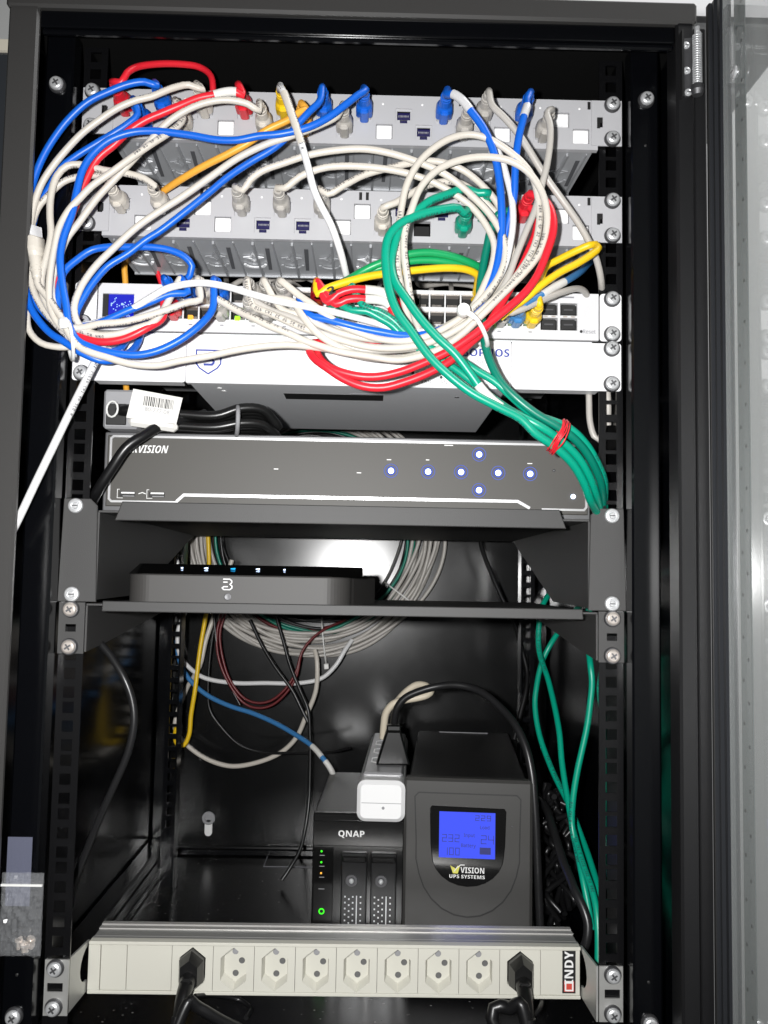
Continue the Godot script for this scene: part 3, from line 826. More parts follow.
func build_recorder() -> void:
	var t := thing("video_recorder", "dark video recorder with lit buttons and chrome edge on the upper shelf", "video recorder", Vector3(0, -357.0, -100))
	part(Mb.new().cbox(-219.5, 221.5, -356.5, -284.5, -400, -30.5, 1.0), "case", M.recorder_side, t)
	var fz := -29.0
	part(Mb.new().prism(pv([-216.5, -287.5, 219, -287.5, 219, -352, -216.5, -352]), -30.6, fz, 0.8), "front_panel", M.recorder_face, t)
	var c := Mb.new()
	c.stroke([Vector2(-151.5, -347.6), Vector2(-211, -347.6), Vector2(-213.2, -345.4), Vector2(-213.2, -290.6), Vector2(-211, -288.6), Vector2(215, -288.6), Vector2(217.4, -290.8), Vector2(217.4, -345), Vector2(215.2, -347.6), Vector2(177, -347.6)], 1.9, fz, fz + 1.2)
	part(c, "chrome_edge", M.chrome, t)
	c = Mb.new()
	c.stroke([Vector2(-152.5, -346.8), Vector2(-146, -340.8), Vector2(155, -340.8), Vector2(166, -346.8)], 2.6, fz, fz + 1.5)
	part(c, "chrome_edge", M.chrome, t)
	text(t, "HIKVISION", 9.4, Vector3(-182.2, -299.9, fz + 0.1), M.ink_white, Vector3.ZERO, true, 0.84, true)
	for x in [-197.0, -170.5]:
		var u := part(Mb.new().cbox(x - 7, x + 7, -343.2, -338.6, fz - 0.2, fz + 0.5, 0.3), "usb_port", M.ink_black, t)
		part(Mb.new().box(x - 5.5, x + 6.5, -340.4, -339.0, fz + 0.5, fz + 0.6), "usb_tongue", M.ink_white, u)
		part(Mb.new().box(x - 4.0, x + 6.5, -343.0, -342.2, fz + 0.5, fz + 0.6), "usb_tongue", M.velcro_grey, u)
		part(Mb.new().stroke([Vector2(x - 7, -336.6), Vector2(x - 9, -336.6), Vector2(x - 9, -344.4), Vector2(x - 4, -344.4)], 0.45, fz, fz + 0.2), "usb_mark", M.ink_white, t)
	part(Mb.new().stroke([Vector2(-187, -340.4), Vector2(-183.5, -339.2), Vector2(-180.5, -340.4)], 0.7, fz, fz + 0.2), "usb_mark", M.ink_white, t)
	for q in [[40.0, -315.1], [73.6, -315.2], [103.6, -315.0], [119.8, -298.6], [137.3, -315.1], [120.0, -331.2], [166.4, -315.4]]:
		var n := Node3D.new()
		n.name = "button"
		t.add_child(n, true)
		var b := Mb.new()
		b.xf = Transform3D(Basis.IDENTITY, Vector3(q[0], q[1], fz))
		b.lathe([Vector2(2.6, 0), Vector2(2.6, 0.6), Vector2(2.0, 1.0), Vector2(0, 1.2)], 20)
		part(b, "button_led", M.led_white, n)
		b = Mb.new()
		b.xf = Transform3D(Basis.IDENTITY, Vector3(q[0], q[1], fz))
		b.lathe([Vector2(4.3, 0), Vector2(4.1, 0.3), Vector2(2.9, 0.4)], 24)
		part(b, "button_halo_light", M.led_halo, n)
		b = Mb.new()
		b.xf = Transform3D(Basis.IDENTITY, Vector3(q[0], q[1], fz))
		b.lathe([Vector2(5.8, 0), Vector2(5.8, 0.35), Vector2(6.5, 0.35), Vector2(6.5, 0)], 26)
		part(b, "button_ring_light", M.led_ring, n)
	for q in [[38.0, -305.0, 4.0], [73.0, -304.5, 3.0], [166.0, -306.0, 4.5], [-64, -315.5, 4.0], [11.0, -317.5, 4.0], [92, -290.8, 8.0]]:
		part(Mb.new().box(q[0] - q[2] / 2, q[0] + q[2] / 2, q[1] - 0.4, q[1] + 0.4, fz, fz + 0.2), "mark", M.ink_white, t)
	inst(shared.led, "status_led", M.led_white, t, Vector3(205.5, -335.4, fz + 0.4)).scale = Vector3.ONE * 1.6
	inst(shared.led, "sensor", M.zinc_dark, t, Vector3(188, -312, fz))

func build_streamer() -> void:
	var t := thing("music_streamer", "flat black audio streamer with white emblem on the lower shelf", "audio streamer", Vector3(-90, -440, -90))
	var b := Mb.new()
	var o2 := [-196.0, 150.0, 28.0, 150.0, 8.0, 52.0]
	for i in 13: 
		var a := PI / 2 * i / 12.0
		o2.append_array([-18 + 24 * cos(a) * (1.0 - 0.02 * i / 12.0), 46 - 27 * sin(a)])
	for i in 13:
		var a := PI / 2 + PI / 2 * i / 12.0
		o2.append_array([-172 + 22 * cos(a), 41 - 22 * sin(a)])
	b.prism(pv(o2), -438.3, -412.0, 1.2)
	for i in b.v.size(): 
		b.v[i] = Vector3(b.v[i].x, b.v[i].z, -b.v[i].y); b.n[i] = Vector3(b.n[i].x, b.n[i].z, -b.n[i].y)
	part(b, "case", M.streamer_black, t)
	# raised glossy touch strip on the top
	b = Mb.new()
	b.xf = Transform3D(Basis(Vector3(0, 0, -1), Vector3(0, 1, 0), Vector3(1, 0, 0)), Vector3(-84, 0, 0))
	b.prism(pv([21, -412.2, 60, -402.5, 145, -402.5, 145, -412.2]), -107, 100, 1.0)
	var s := part(b, "touch_top", M.touch_gloss, t)
	for q in [[-148.0, 0.7, "led_white"], [-126.0, 1.3, "led_white"], [-101.5, 1.6, "led_blue"], [-79.0, 1.3, "led_white"], [-55.0, 0.7, "led_white"]]:
		var o := Mb.new()
		o.xf = Transform3D(Basis(Vector3(1, 0, 0), 0.25 - PI / 2) , Vector3(q[0], -406.6, -41.0))
		o.prism(pv([-1.6 * q[1], 0, 0.9 * q[1], -1.3 * q[1], 0.9 * q[1], 1.3 * q[1]]), 0, 0.8)
		part(o, "touch_led", M[q[2]], s)
	var z := -18.9
	var lg := Mb.new()
	lg.stroke([Vector2(-107, -415.6), Vector2(-101, -415.6), Vector2(-99.3, -416.9), Vector2(-99.3, -418.6), Vector2(-100.8, -420.1), Vector2(-99.0, -421.6), Vector2(-99.0, -423.4), Vector2(-100.8, -424.8), Vector2(-106.2, -424.8), Vector2(-107.6, -423.4), Vector2(-106.2, -422.2), Vector2(-102.6, -422.2)], 0.95, z, z + 0.25)
	lg.stroke([Vector2(-106.8, -418.2), Vector2(-103.0, -418.2)], 0.95, z, z + 0.25)
	part(lg, "emblem", M.ink_white, t)
	var k := Mb.new()
	k.xf = Transform3D(Basis.IDENTITY, Vector3(-102.6, -431.2, z))
	k.lathe([Vector2(3.2, 0), Vector2(3.2, 0.5), Vector2(2.5, 0.7), Vector2(0, 0.5)], 20)
	part(k, "infrared_eye", M.zinc_dark, t)

# ------------------------------------------------------------------ power strip in the rack
func hexagon(x: float, y: float, w: float, h: float, sh: float) -> PackedVector2Array:
	return pv([x, y - h, x + w, y - sh, x + w, y + sh, x, y + h, x - w, y + sh, x - w, y - sh])

func build_rack_strip() -> void:
	var t := thing("rack_power_strip", "cream rack power strip with nine hexagonal sockets at the cabinet bottom", "power strip", Vector3(0, -784, -50))
	var y0 := -783.5; var y1 := -739.5; var z := -50.0
	var b := Mb.new()
	b.cbox(-221, 218, y0, y1, -94, z - 13, 1.0)
	b.box(-221, 218, y1 - 3, y1, z - 13, z - 8.1); b.box(-221, 218, y0, y0 + 3, z - 13, z - 8.1)
	part(b, "profile", M.strip_alu, t)
	b = Mb.new()
	b.box(-220.8, 217.8, y1 - 0.2, y1 + 1.6, -94, -88); b.box(-220.8, 217.8, y1 - 0.2, y1 + 1.0, -85.5, -79)
	part(b, "profile_ridge", M.strip_alu_light, t)
	b = Mb.new()
	b.cbox(-221, 218, y1 - 2.4, y1 + 0.6, z - 8, z + 1.0, 0.5); b.cbox(-221, 218, y0 - 0.6, y0 + 2.4, z - 8, z + 1.0, 0.5)
	b.cbox(-221, -210.5, y0 + 2.5, y1 - 2.5, z - 7.5, z + 0.8, 0.4)
	part(b, "front_frame", M.strip_cream, t)
	var xs := [-210.2, -187.0, -147.0]
	for i in 9: xs.append(-147.0 + 36.55 * (i + 1))
	xs.append(217.6)
	for i in xs.size() - 1:
		var x0: float = xs[i] + 0.2; var x1: float = xs[i + 1] - 0.2
		var ya := y0 + 2.6; var yb := y1 - 2.6
		if i < 2 or i == xs.size() - 2:
			part(Mb.new().cbox(x0, x1, ya, yb, z - 6, z, 0.3), "blank_module", M.strip_cream, t)
			continue
		var cx := (x0 + x1) / 2; var cy := -762.0
		var h := hexagon(cx, cy, 11.6, 18.8, 9.8)
		var m := Mb.new()
		m.face(pv([x0, ya, cx, ya, h[0].x, h[0].y, h[5].x, h[5].y, h[4].x, h[4].y, h[3].x, h[3].y, cx, yb, x0, yb]), z)
		m.face(pv([x1, ya, x1, yb, cx, yb, h[3].x, h[3].y, h[2].x, h[2].y, h[1].x, h[1].y, h[0].x, h[0].y, cx, ya]), z)
		var o := pv([x0, ya, x1, ya, x1, yb, x0, yb])
		m.wall(o, z - 6, o, z)
		var inner := hexagon(cx + 0.6, cy + 2.2, 10.0, 16.4, 8.8)
		var hr := h.duplicate(); hr.reverse()
		var ir := inner.duplicate(); ir.reverse()
		m.wall(ir, z - 9.0, hr, z)
		m.face(inner, z - 9.0)
		var s := part(m, "socket", M.strip_cream, t)
		for q in [[-0.4, 12.2, 2.1], [5.6, 4.2, 2.1], [0.3, -6.8, 2.1]]:
			var k := Mb.new()
			k.xf = Transform3D(Basis.IDENTITY, Vector3(cx + q[0] + 0.6, cy + q[1], z - 9.0))
			k.lathe([Vector2(q[2] + 0.7, 0), Vector2(q[2] + 0.4, 0.5), Vector2(q[2], 0.4), Vector2(q[2], 0.05), Vector2(0, 0.05)], 16)
			part(k, "pin_hole", M.pin_hole if q[1] < 10 else M.velcro_grey, s)
	# maker's plate, lettering running upward
	var l := part(Mb.new().box(201.6, 213.4, -779.0, -742.4, z, z + 0.5), "name_plate", M.ink_black, t)
	text(l, "INDY", 10.6, Vector3(207.6, -757.0, z + 0.6), M.ink_white, Vector3(0, 0, 90), true, 1.12)
	part(Mb.new().box(203.0, 212.0, -777.6, -768.4, z + 0.5, z + 0.7), "mark", M.ink_red, l)
	part(Mb.new().stroke([Vector2(204.4, -769.8), Vector2(204.4, -776.4), Vector2(210.8, -776.4), Vector2(210.8, -769.8)], 1.3, z + 0.7, z + 0.9, true), "mark", M.ink_white, l)
	# steel end brackets stepping forward to the rails
	for s in [-1, 1]:
		var yt := -734.0; var yb2 := -779.0
		var e := Mb.new()
		e.plate(minf(s * 221.5, s * 241.5), maxf(s * 221.5, s * 241.5), yb2, yt, 0.3, 2.2, [Rect2(s * 232.55 - 6.5, -760, 13, 7.2)])
		var br := part(e, "end_bracket", M.bracket_steel, t)
		var g := Mb.new()
		var x := 218.6 if s > 0 else -221.8
		g.xf = Transform3D(Basis(Vector3(0, 0, -1), Vector3(0, 1, 0), Vector3(1, 0, 0)), Vector3(x + s * 1.2, 0, 0))
		var pts := [-2.0, yt, -2.0, yb2, 56.0, yb2 - 4.0]
		for i in 9: 
			var a := PI * i / 8
			pts.append_array([52.0 - 21 * sin(a), -758 - 15 * cos(a)])
		pts.append_array([56.0, y1 - 0.5])
		g.prism(pv(pts), -0.8, 0.8)
		part(g, "bracket_arm", M.bracket_steel, br)
		for y in [-740.5, -772.0]: inst(shared.screw, "screw", null, t, Vector3(s * 232.55, y, 2.2))

# ------------------------------------------------------------------ units on the cabinet floor
func build_ups() -> void:
	var t := thing("backup_power_unit", "dark grey battery backup tower with lit blue display on the cabinet floor", "battery backup", Vector3(131, -817, -190))
	org = Vector3.ZERO
	# built about its own foot, then turned a little
	part(Mb.new().cbox(-64, 64, 0, 189, -330, -10.2, 2.0), "case", M.ups_case, t)
	var b := Mb.new()
	b.cbox(-67.5, 67.5, 0, 195, -10, 6.0, 3.0)
	part(b, "bezel", M.ups_bezel, t)
	part(Mb.new().prism(pv([-34, 189.3, 34, 189.3, 34, 190.2, -34, 190.2]), -322, -318), "top_seam", M.velcro_grey, t)
	var outer := [Vector2(-52, 180)]
	outer.append_array([Vector2(51, 180), Vector2(55, 176), Vector2(54, 130)])
	for i in 13: 
		var a := PI * i / 12
		outer.append(Vector2(54 * cos(a) if i in [0, 12] else 52.5 * cos(a), 112 - 58 * sin(a)))
	outer.append_array([Vector2(-54, 130), Vector2(-56, 176)])
	part(Mb.new().stroke(outer, 1.4, 5.6, 6.35, true), "shield_groove", M.ink_black, t)
	var inn := [-38.0, 167.0, 38.0, 166.0, 40.0, 163.0, 39.0, 128.0]
	for i in 13:
		var a := PI * i / 12
		inn.append_array([38.0 * cos(a), 118.0 - 33 * sin(a)])
	inn.append_array([-39.0, 128.0, -40.0, 164.0])
	var g := part(Mb.new().prism(pv(inn), 5.0, 7.4, 0.8), "display_panel", M.ups_gloss, t)
	var s := part(Mb.new().box(-30, 28.5, 114.5, 161.5, 6.8, 7.8), "display_screen", M.lcd_blue, g)
	segs(s, "232", -26.5, 131, 7.0, 4.2, 7.85)
	segs(s, "24", 14.0, 130, 8.2, 5.2, 7.85)
	segs(s, "100", -25.0, 117.5, 7.0, 3.8, 7.85)
	segs(s, "229", 8.0, 153.5, 5.0, 3.6, 7.85)
	part(Mb.new().box(12.5, 24.0, 119, 126, 7.8, 8.0), "battery_mark", M.lcd_ink, s)
	text(s, "Input", 4.0, Vector3(1.5, 138.0, 7.9), M.lcd_ink, Vector3.ZERO, false)
	text(s, "Battery", 3.8, Vector3(0.5, 127.5, 7.9), M.lcd_ink, Vector3.ZERO, false)
	text(s, "Load", 3.2, Vector3(17.5, 146.5, 7.9), M.lcd_ink, Vector3.ZERO, false)
	var lg := Mb.new()
	lg.prism(pv([-18, 106.5, -12, 103.5, -10.5, 106.5, -8, 106.0, -10, 98.6, -15, 98.6]), 7.4, 7.7)
	part(lg, "emblem", M.ink_yellow, g)
	part(Mb.new().stroke([Vector2(-14, 100.5), Vector2(-11, 104.6), Vector2(-7, 107.5), Vector2(-3, 107.5)], 0.9, 7.4, 7.9), "emblem", M.ink_white, g)
	text(g, "VISION", 8.0, Vector3(5.5, 102.2, 7.6), M.ink_white, Vector3.ZERO, true, 0.92)
	text(g, "UPS SYSTEMS", 2.9, Vector3(-0.5, 95.6, 7.6), M.ink_white, Vector3.ZERO, true, 1.25)
	var l := inst(shared.led, "pilot_dot", M.zinc_dark, t, Vector3(46, 148, 6))
	l.scale = Vector3.ONE * 0.6
	t.rotation_degrees.y = -5.0

func segs(parent: Node, digits: String, x: float, y: float, h: float, w: float, z: float) -> void:   # seven-segment figures printed on the display
	var on := {"0": "abcdef", "1": "bc", "2": "abged", "3": "abgcd", "4": "fgbc", "9": "abcdfg", "8": "abcdefg"}
	for d in digits:
		var b := Mb.new()
		var q := {"a": [x, y + h, x + w, y + h], "b": [x + w, y + h, x + w, y + h / 2], "c": [x + w, y + h / 2, x + w, y], "d": [x, y, x + w, y], "e": [x, y, x, y + h / 2], "f": [x, y + h / 2, x, y + h], "g": [x, y + h / 2, x + w, y + h / 2]}
		for c in on[d]:
			var e: Array = q[c]
			b.box(minf(e[0], e[2]) - 0.3, maxf(e[0], e[2]) + 0.3, minf(e[1], e[3]) - 0.3, maxf(e[1], e[3]) + 0.3, z, z + 0.12)
		part(b, "figure", M.lcd_ink, parent)
		x += w + 2.4

func build_nas() -> void:
	var t := thing("storage_server", "small black two-bay storage server with white lettering beside the battery backup", "storage server", Vector3(15.5, -817, -218))
	org = Vector3.ZERO
	part(Mb.new().cbox(-49, 49, 6, 148, -215, -8.2, 1.6), "case", M.nas_case, t)
	var f := part(Mb.new().cbox(-49.5, 49.5, 4, 149.5, -8, 0, 1.6), "front", M.nas_front, t)
	part(Mb.new().cbox(-49.2, 49.2, 115, 142, 0.05, 2.2, 1.0), "brow", M.nas_front, t)
	text(t, "QNAP", 8.8, Vector3(-7.5, 128.5, 2.3), M.ink_white, Vector3.ZERO, true, 1.2)
	part(Mb.new().cbox(-47.8, -26.5, 8, 113, 0.05, 1.0, 0.5), "status_column", M.touch_gloss, t)
	for q in [[109.0, "led_green"], [97.5, "led_green"], [86.0, "led_amber"]]:
		inst(shared.led, "status_led", M[q[1]], t, Vector3(-39.5, q[0], 1.0)).scale = Vector3.ONE * 0.8
		part(Mb.new().box(-41.5, -36, q[0] - 4.6, q[0] - 3.9, 1.0, 1.15), "mark", M.velcro_grey, t)
	part(Mb.new().box(-42, -35.5, 69, 69.8, 1.0, 1.15), "mark", M.velcro_grey, t)
	var k := Mb.new()
	k.xf = Transform3D(Basis.IDENTITY, Vector3(-38.2, 46, 1.0))
	k.lathe([Vector2(2.0, 0), Vector2(2.0, 0.3), Vector2(3.2, 0.3), Vector2(3.2, 0)], 20)
	part(k, "power_led", M.led_green, t)
	for x in [-17.8, 14.0]:
		var b := part(Mb.new().cbox(x, x + 28, 9, 109, 0.05, 3.6, 1.2), "drive_tray", M.nas_tray, t)
		part(Mb.new().cbox(x + 1.0, x + 27, 99, 106, 3.6, 6.6, 1.6), "tray_latch", M.nas_front, b)
		k = Mb.new()
		k.xf = Transform3D(Basis.IDENTITY, Vector3(x + 11.5, 80, 3.6))
		k.lathe([Vector2(6.6, 0), Vector2(6.2, 1.6), Vector2(5.0, 1.6), Vector2(4.8, 0.6), Vector2(3.4, 0.6), Vector2(3.0, 2.0), Vector2(0, 2.2)], 22)
		part(k, "lock", M.zinc_dark, b)
		inst(shared.led, "lock_core", M.zinc, b, Vector3(x + 11.5, 80, 5.6)).scale = Vector3.ONE * 2.0
		var v := Mb.new()
		for r in 8:
			for c in 5:
				if c == 3: continue
				v.box(x + 4 + c * 4.2, x + 5.6 + c * 4.2, 62 - r * 6.2 - (c % 2) * 2.5, 63.6 - r * 6.2 - (c % 2) * 2.5, 3.4, 3.8)
		v.box(x + 16.7, x + 17.8, 14, 64, 3.4, 3.9)
		part(v, "vent_pattern", M.zinc, b)
	t.rotation_degrees.y = -2.0

func build_desk_strip() -> void:   # white extension block lying on the storage server
	var t := thing("extension_block", "white extension socket block lying on top of the storage server", "extension block", Vector3(41, -668.8, -222))
	org = Vector3.ZERO
	var b := Mb.new()
	var prof := round_rect(-26, 25, 0, 43, 9, 5)
	b.prism(prof, -250, 34, 4.0)
	part(b, "housing", M.strip_white, t)
	b = Mb.new()
	b.cbox(-22, 22, 41, 46, -246, 8, 2.0)
	part(b, "socket_deck", M.strip_silver, t)
	part(Mb.new().box(-26.2, 25.2, 19.6, 20.4, -246, 29.9), "seam", M.velcro_grey, t)
	part(Mb.new().box(-21, 21, 19.6, 20.2, 33.6, 34.15), "seam", M.velcro_grey, t)
	part(Mb.new().lathe([Vector2(1.6, 0), Vector2(1.6, 0.4), Vector2(0, 0.5)], 10), "screw_cover", M.velcro_grey, t).position = Vector3(2, 15, 34.0) * MM
	for z in [-60.0, -115.0, -170.0]:
		var k := Mb.new()
		k.xf = Transform3D(Basis(Vector3(1, 0, 0), Vector3(0, 0, -1), Vector3(0, 1, 0)), Vector3(0, 46.0, z))
		k.stroke(Array(hexagon(0, 0, 15, 20, 11)), 1.6, 0, 0.6, true)
		part(k, "socket_rim", M.strip_white, t)
	t.rotation_degrees.y = -3.0

func build_cables() -> void:
	cable("patch_cable", "red patch cable looping up above the upper patch panel", "red patch cables", "c_red", 2.88, [-202.6, 1.8, 42, -202.6, 1.8, 47, -194.4, -0.2, 50, -190.3, 9, 48, -183.8, 17.9, 42, -169.5, 26.9, 32, -152.9, 33.3, 22, -137.4, 36.9, 12, -129.3, 36.9, -2, -129, 29.4, -12, -131, 19.5, -20], "c_red", "", [])
	cable("patch_cable", "blue patch cable arching outermost past the upper panel's left ear", "blue patch cables", "c_blue", 3.06, [-167.2, 1.8, 42, -167.2, 1.8, 47, -163.7, -4, 52, -173.3, -1.9, 54, -186.2, -4.6, 55, -203.4, -12, 55, -220, -20.5, 54, -235.8, -34.6, 52, -247.5, -49.4, 50, -257.4, -66, 48, -264.8, -85.1, 46, -269.2, -115.4, 46, -269, -153.8, 46, -265.2, -184.1, 48, -258.8, -198.9, 50, -244.2, -215.9, 52, -231.8, -223.7, 54, -214.2, -234.1, 54, -198.9, -238.6, 50, -187.2, -232.5, 40, -180.2, -218.8, 24, -178.8, -201.5, 12, -179.4, -186.8, -2], "c_blue", "", [])
	cable("patch_cable", "blue patch cable running under the white cables left of the upper panel", "blue patch cables", "c_blue", 2.97, [-184.5, -13, 42, -184.5, -13, 47, -180.3, -25.6, 46, -187.5, -33.7, 46, -199.7, -42.7, 46, -216.4, -53.1, 45, -232.2, -63.4, 44, -244.2, -72.3, 42, -253.8, -89.5, 41, -262.3, -106.2, 41, -267.6, -134.8, 41, -267.7, -169.1, 41, -259.7, -188.9, 42, -245.1, -203.6, 44, -234.6, -208.7, 45, -221.3, -219.9, 44, -205.7, -227, 40, -194.2, -223.6, 28, -190.6, -208.9, 12], "c_blue", "", [])
	cable("patch_cable", "long blue patch cable crossing the upper panel and looping back to the switch", "blue patch cables", "c_blue", 3.06, [9.8, 1.8, 42, 9.8, 1.8, 47, 11.6, -1.7, 50, 5.1, -8.5, 54, -7.5, -21.5, 58, -18.5, -30.9, 59, -34.8, -40.5, 60, -58.7, -47.1, 60, -76.1, -48.7, 59, -93.5, -52.1, 58, -110.2, -52, 57, -134.4, -48.4, 57, -165.7, -46.2, 58, -183.5, -48.9, 59, -200.1, -56.7, 60, -212.8, -69, 60, -220, -81.9, 60, -223.8, -98.9, 60, -227, -118.4, 60, -233.4, -140.5, 60, -235.1, -156.4, 60, -232.6, -176.4, 60, -228.2, -195.7, 61, -224.7, -212.5, 62, -217.7, -224.7, 62, -203.8, -231, 62, -187.5, -234.7, 62, -169.2, -235.7, 61, -153.4, -231.8, 60, -139.4, -224.6, 59, -128.5, -216.7, 58, -117.8, -205.9, 56, -111.1, -193.7, 52, -111.8, -166.5, 47, -111.8, -166.5, 42], "c_blue", "c_blue", [])
	cable("patch_cable", "blue patch cable slanting across the lower patch panel to the tied bundle", "blue patch cables", "c_blue", 2.97, [-25.6, 1.8, 42, -25.6, 1.8, 47, -26.8, -13.5, 52, -35.6, -24.9, 55, -44.6, -35, 54, -56.1, -48.1, 52, -66.8, -56.6, 51, -83, -66.4, 50, -102.2, -80.3, 50, -117.9, -94.5, 50, -137, -111.2, 50, -157.4, -127.6, 49, -168.1, -134.3, 48, -183.9, -147.4, 48, -199.5, -158, 48, -210.2, -171.8, 49, -217.6, -185.3, 50, -223.2, -200.1, 51, -221.6, -209.5, 52, -211.9, -210.7, 54, -200.1, -207.7, 56, -179.8, -198.4, 57, -161.6, -190.2, 56, -146, -182.5, 54, -132.2, -179.2, 50, -139.2, -166.5, 47, -139.2, -166.5, 42], "c_blue", "c_blue", [])
	cable("patch_cable", "blue patch cable bowing beneath the lower patch panel's left end", "blue patch cables", "c_blue", 2.97, [-238, -205.1, 50, -238.8, -188.4, 50, -235.6, -164, 48, -226.3, -152.8, 46, -214.6, -143.3, 44, -199.7, -140.3, 44, -183.9, -140, 44, -166.4, -139.6, 44, -150.3, -141.4, 43, -137.4, -146.7, 42, -131.7, -153.6, 40, -133.5, -160.7, 38, -140.9, -166.4, 34, -148.7, -170.7, 36, -153, -166.5, 47, -153, -166.5, 42], "", "c_blue", [])
	cable("patch_cable", "red patch cable with white sleeve descending left beside the panels", "red patch cables", "c_red", 3.24, [-96.4, 1.8, 42, -96.4, 1.8, 47, -91.8, -9.7, 50, -97.4, -7.5, 52, -105.6, -8.3, 53, -115.4, -11.7, 54, -127.6, -15.2, 55, -143.7, -23.1, 56, -159.3, -30.4, 56, -169.9, -35.4, 56, -184.7, -45.2, 55, -196.9, -57, 54, -210.3, -68, 52, -220.1, -85.8, 50, -228.2, -105.8, 48, -237.5, -136, 46, -242.8, -166.8, 46, -240.9, -192, 48, -228.9, -212.2, 52, -210.8, -222.1, 56, -197.5, -224.5, 57, -181.7, -221.7, 57, -163.3, -211.9, 56, -152, -200.7, 50, -153, -182, 47, -153, -182, 42], "c_red", "c_red", [[3, 5, "paper_white"]])
	cable("patch_cable", "off-white patch cable arching from the upper panel behind the left post", "white and grey patch cables", "c_white", 2.88, [-131.8, 1.8, 42, -131.8, 1.8, 47, -125.5, -5.4, 50, -136.9, -2.4, 52, -149.5, -7.1, 55, -167.8, -16.5, 57, -178.2, -19.9, 58, -193.7, -27.2, 58, -210, -38.3, 57, -222.7, -48.4, 56, -235.3, -62, 55, -246.9, -75.9, 53, -256.4, -90.6, 51, -262.6, -107.9, 49, -265.7, -137.5, 48, -263.5, -167.1, 48, -259.1, -181.8, 49, -250.3, -196.5, 51, -241.8, -206.1, 53, -229.6, -217.8, 54, -215.7, -229.8, 50, -204.8, -232.5, 42, -193.1, -223.1, 26], "c_white", "", [])
	cable("patch_cable", "off-white patch cable curving over the red one to the left bundle", "white and grey patch cables", "c_white", 2.88, [-78.3, -13, 42, -78.3, -13, 47, -78, -22.4, 50, -86.8, -18.8, 54, -103, -17.4, 57, -118.6, -20, 58, -134.9, -26.5, 58, -150.9, -36.7, 57, -161.1, -46.8, 56, -170.9, -58.6, 55, -183.8, -73, 54, -196, -86.6, 53, -208.9, -101, 52, -224.3, -123.2, 51, -234.4, -137.5, 50, -240.2, -156.3, 50, -244.4, -173.3, 50, -241.2, -192.4, 52, -232.9, -208.2, 55, -217.3, -215, 57, -202.2, -219.1, 58, -186.1, -217.9, 58, -171.1, -212.3, 57, -157.2, -205.6, 55, -139.2, -166.5, 47, -139.2, -166.5, 42], "c_white", "c_white", [])
	cable("patch_cable", "white patch cable sweeping down in front of the left cable bundle", "white and grey patch cables", "c_white", 2.88, [-149.1, -13, 42, -149.1, -13, 47, -141.4, -31.1, 50, -150.7, -45.2, 55, -163.6, -56.5, 58, -179.1, -69.5, 60, -195.5, -83.4, 61, -211.4, -95.7, 61, -220.7, -106.1, 61, -229.2, -116.4, 61, -236.7, -131.7, 61, -239.7, -145.6, 60, -242.1, -164.9, 60, -242.9, -182.5, 60, -241.5, -195.7, 60, -235.2, -209.7, 60, -224.9, -218.8, 58, -214.5, -227.4, 54, -207.9, -230.2, 46, -199.2, -225.3, 34], "c_white", "", [])
	cable("patch_cable", "white patch cable looping left from the lower panel's second plug", "white and grey patch cables", "c_white", 2.88, [-167.2, -87.1, 42, -167.2, -87.1, 47, -161.4, -90.4, 48, -171.2, -83.7, 50, -188, -79, 50, -205.5, -76.9, 50, -225, -73.6, 52, -235.3, -75.6, 53, -243.2, -84.3, 53, -247.4, -100.7, 53, -247.1, -118.1, 54, -245.5, -135.1, 54, -248, -152, 54, -251.3, -168.9, 54, -250.7, -183.2, 54, -242.8, -198.7, 56, -231.7, -212.3, 58, -216.7, -213.9, 59, -202, -210.6, 60, -182.7, -208.5, 60, -162.6, -203.1, 60, -145.4, -196.3, 58, -130, -189.1, 55, -121.9, -186, 51, -125.5, -166.5, 47, -125.5, -166.5, 42], "c_white", "c_white", [])
	cable("patch_cable", "white patch cable curling left from the lower panel's first plug", "white and grey patch cables", "c_white", 2.79, [-202.6, -87.1, 42, -202.6, -87.1, 47, -199.1, -86.1, 48, -209.6, -80.7, 47, -228.2, -81.6, 46, -240.5, -86.2, 46, -252.9, -98.2, 45, -260.7, -108.7, 45, -266.3, -132, 45, -265.5, -166.2, 45, -265, -196.4, 47, -262.1, -213.5, 48, -251.4, -224.4, 49, -236.6, -227.5, 49, -223.8, -226.9, 48, -211.6, -229.3, 42, -202, -224.3, 30], "c_white", "", [])
	cable("patch_cable", "spare white patch cable with loose plug hanging by the left post", "white and grey patch cables", "c_white", 2.97, [-254.2, -171.7, 57, -253.1, -177.9, 58, -245.5, -187.2, 59, -237, -198.4, 61, -229.4, -208.8, 63, -224.6, -218.8, 64, -216, -230.1, 64, -204.6, -235.6, 64, -193.5, -238.4, 63, -175.1, -243.1, 62, -152.8, -244, 61, -135.2, -239.9, 61, -111.1, -235.3, 61, -92.6, -230.7, 61, -72.5, -227, 61, -48.3, -224.5, 60, -30.5, -224.9, 58, -9.4, -226.3, 54, 15.2, -230.8, 51, 40, -231.7, 50, 64.8, -225.1, 49, 85.4, -215.1, 48, 103.8, -200.6, 46, 120.6, -180, 44, 133.3, -155.9, 42, 137.7, -133.4, 40, 131.9, -111, 38, 117.2, -93.9, 38, 103.3, -81.5, 39, 88.7, -75.3, 40, 69, -78.5, 42, 50.4, -88.5, 44, 37.8, -98, 47, 27.9, -101.9, 47, 27.9, -101.9, 42], "c_white", "c_white", [])
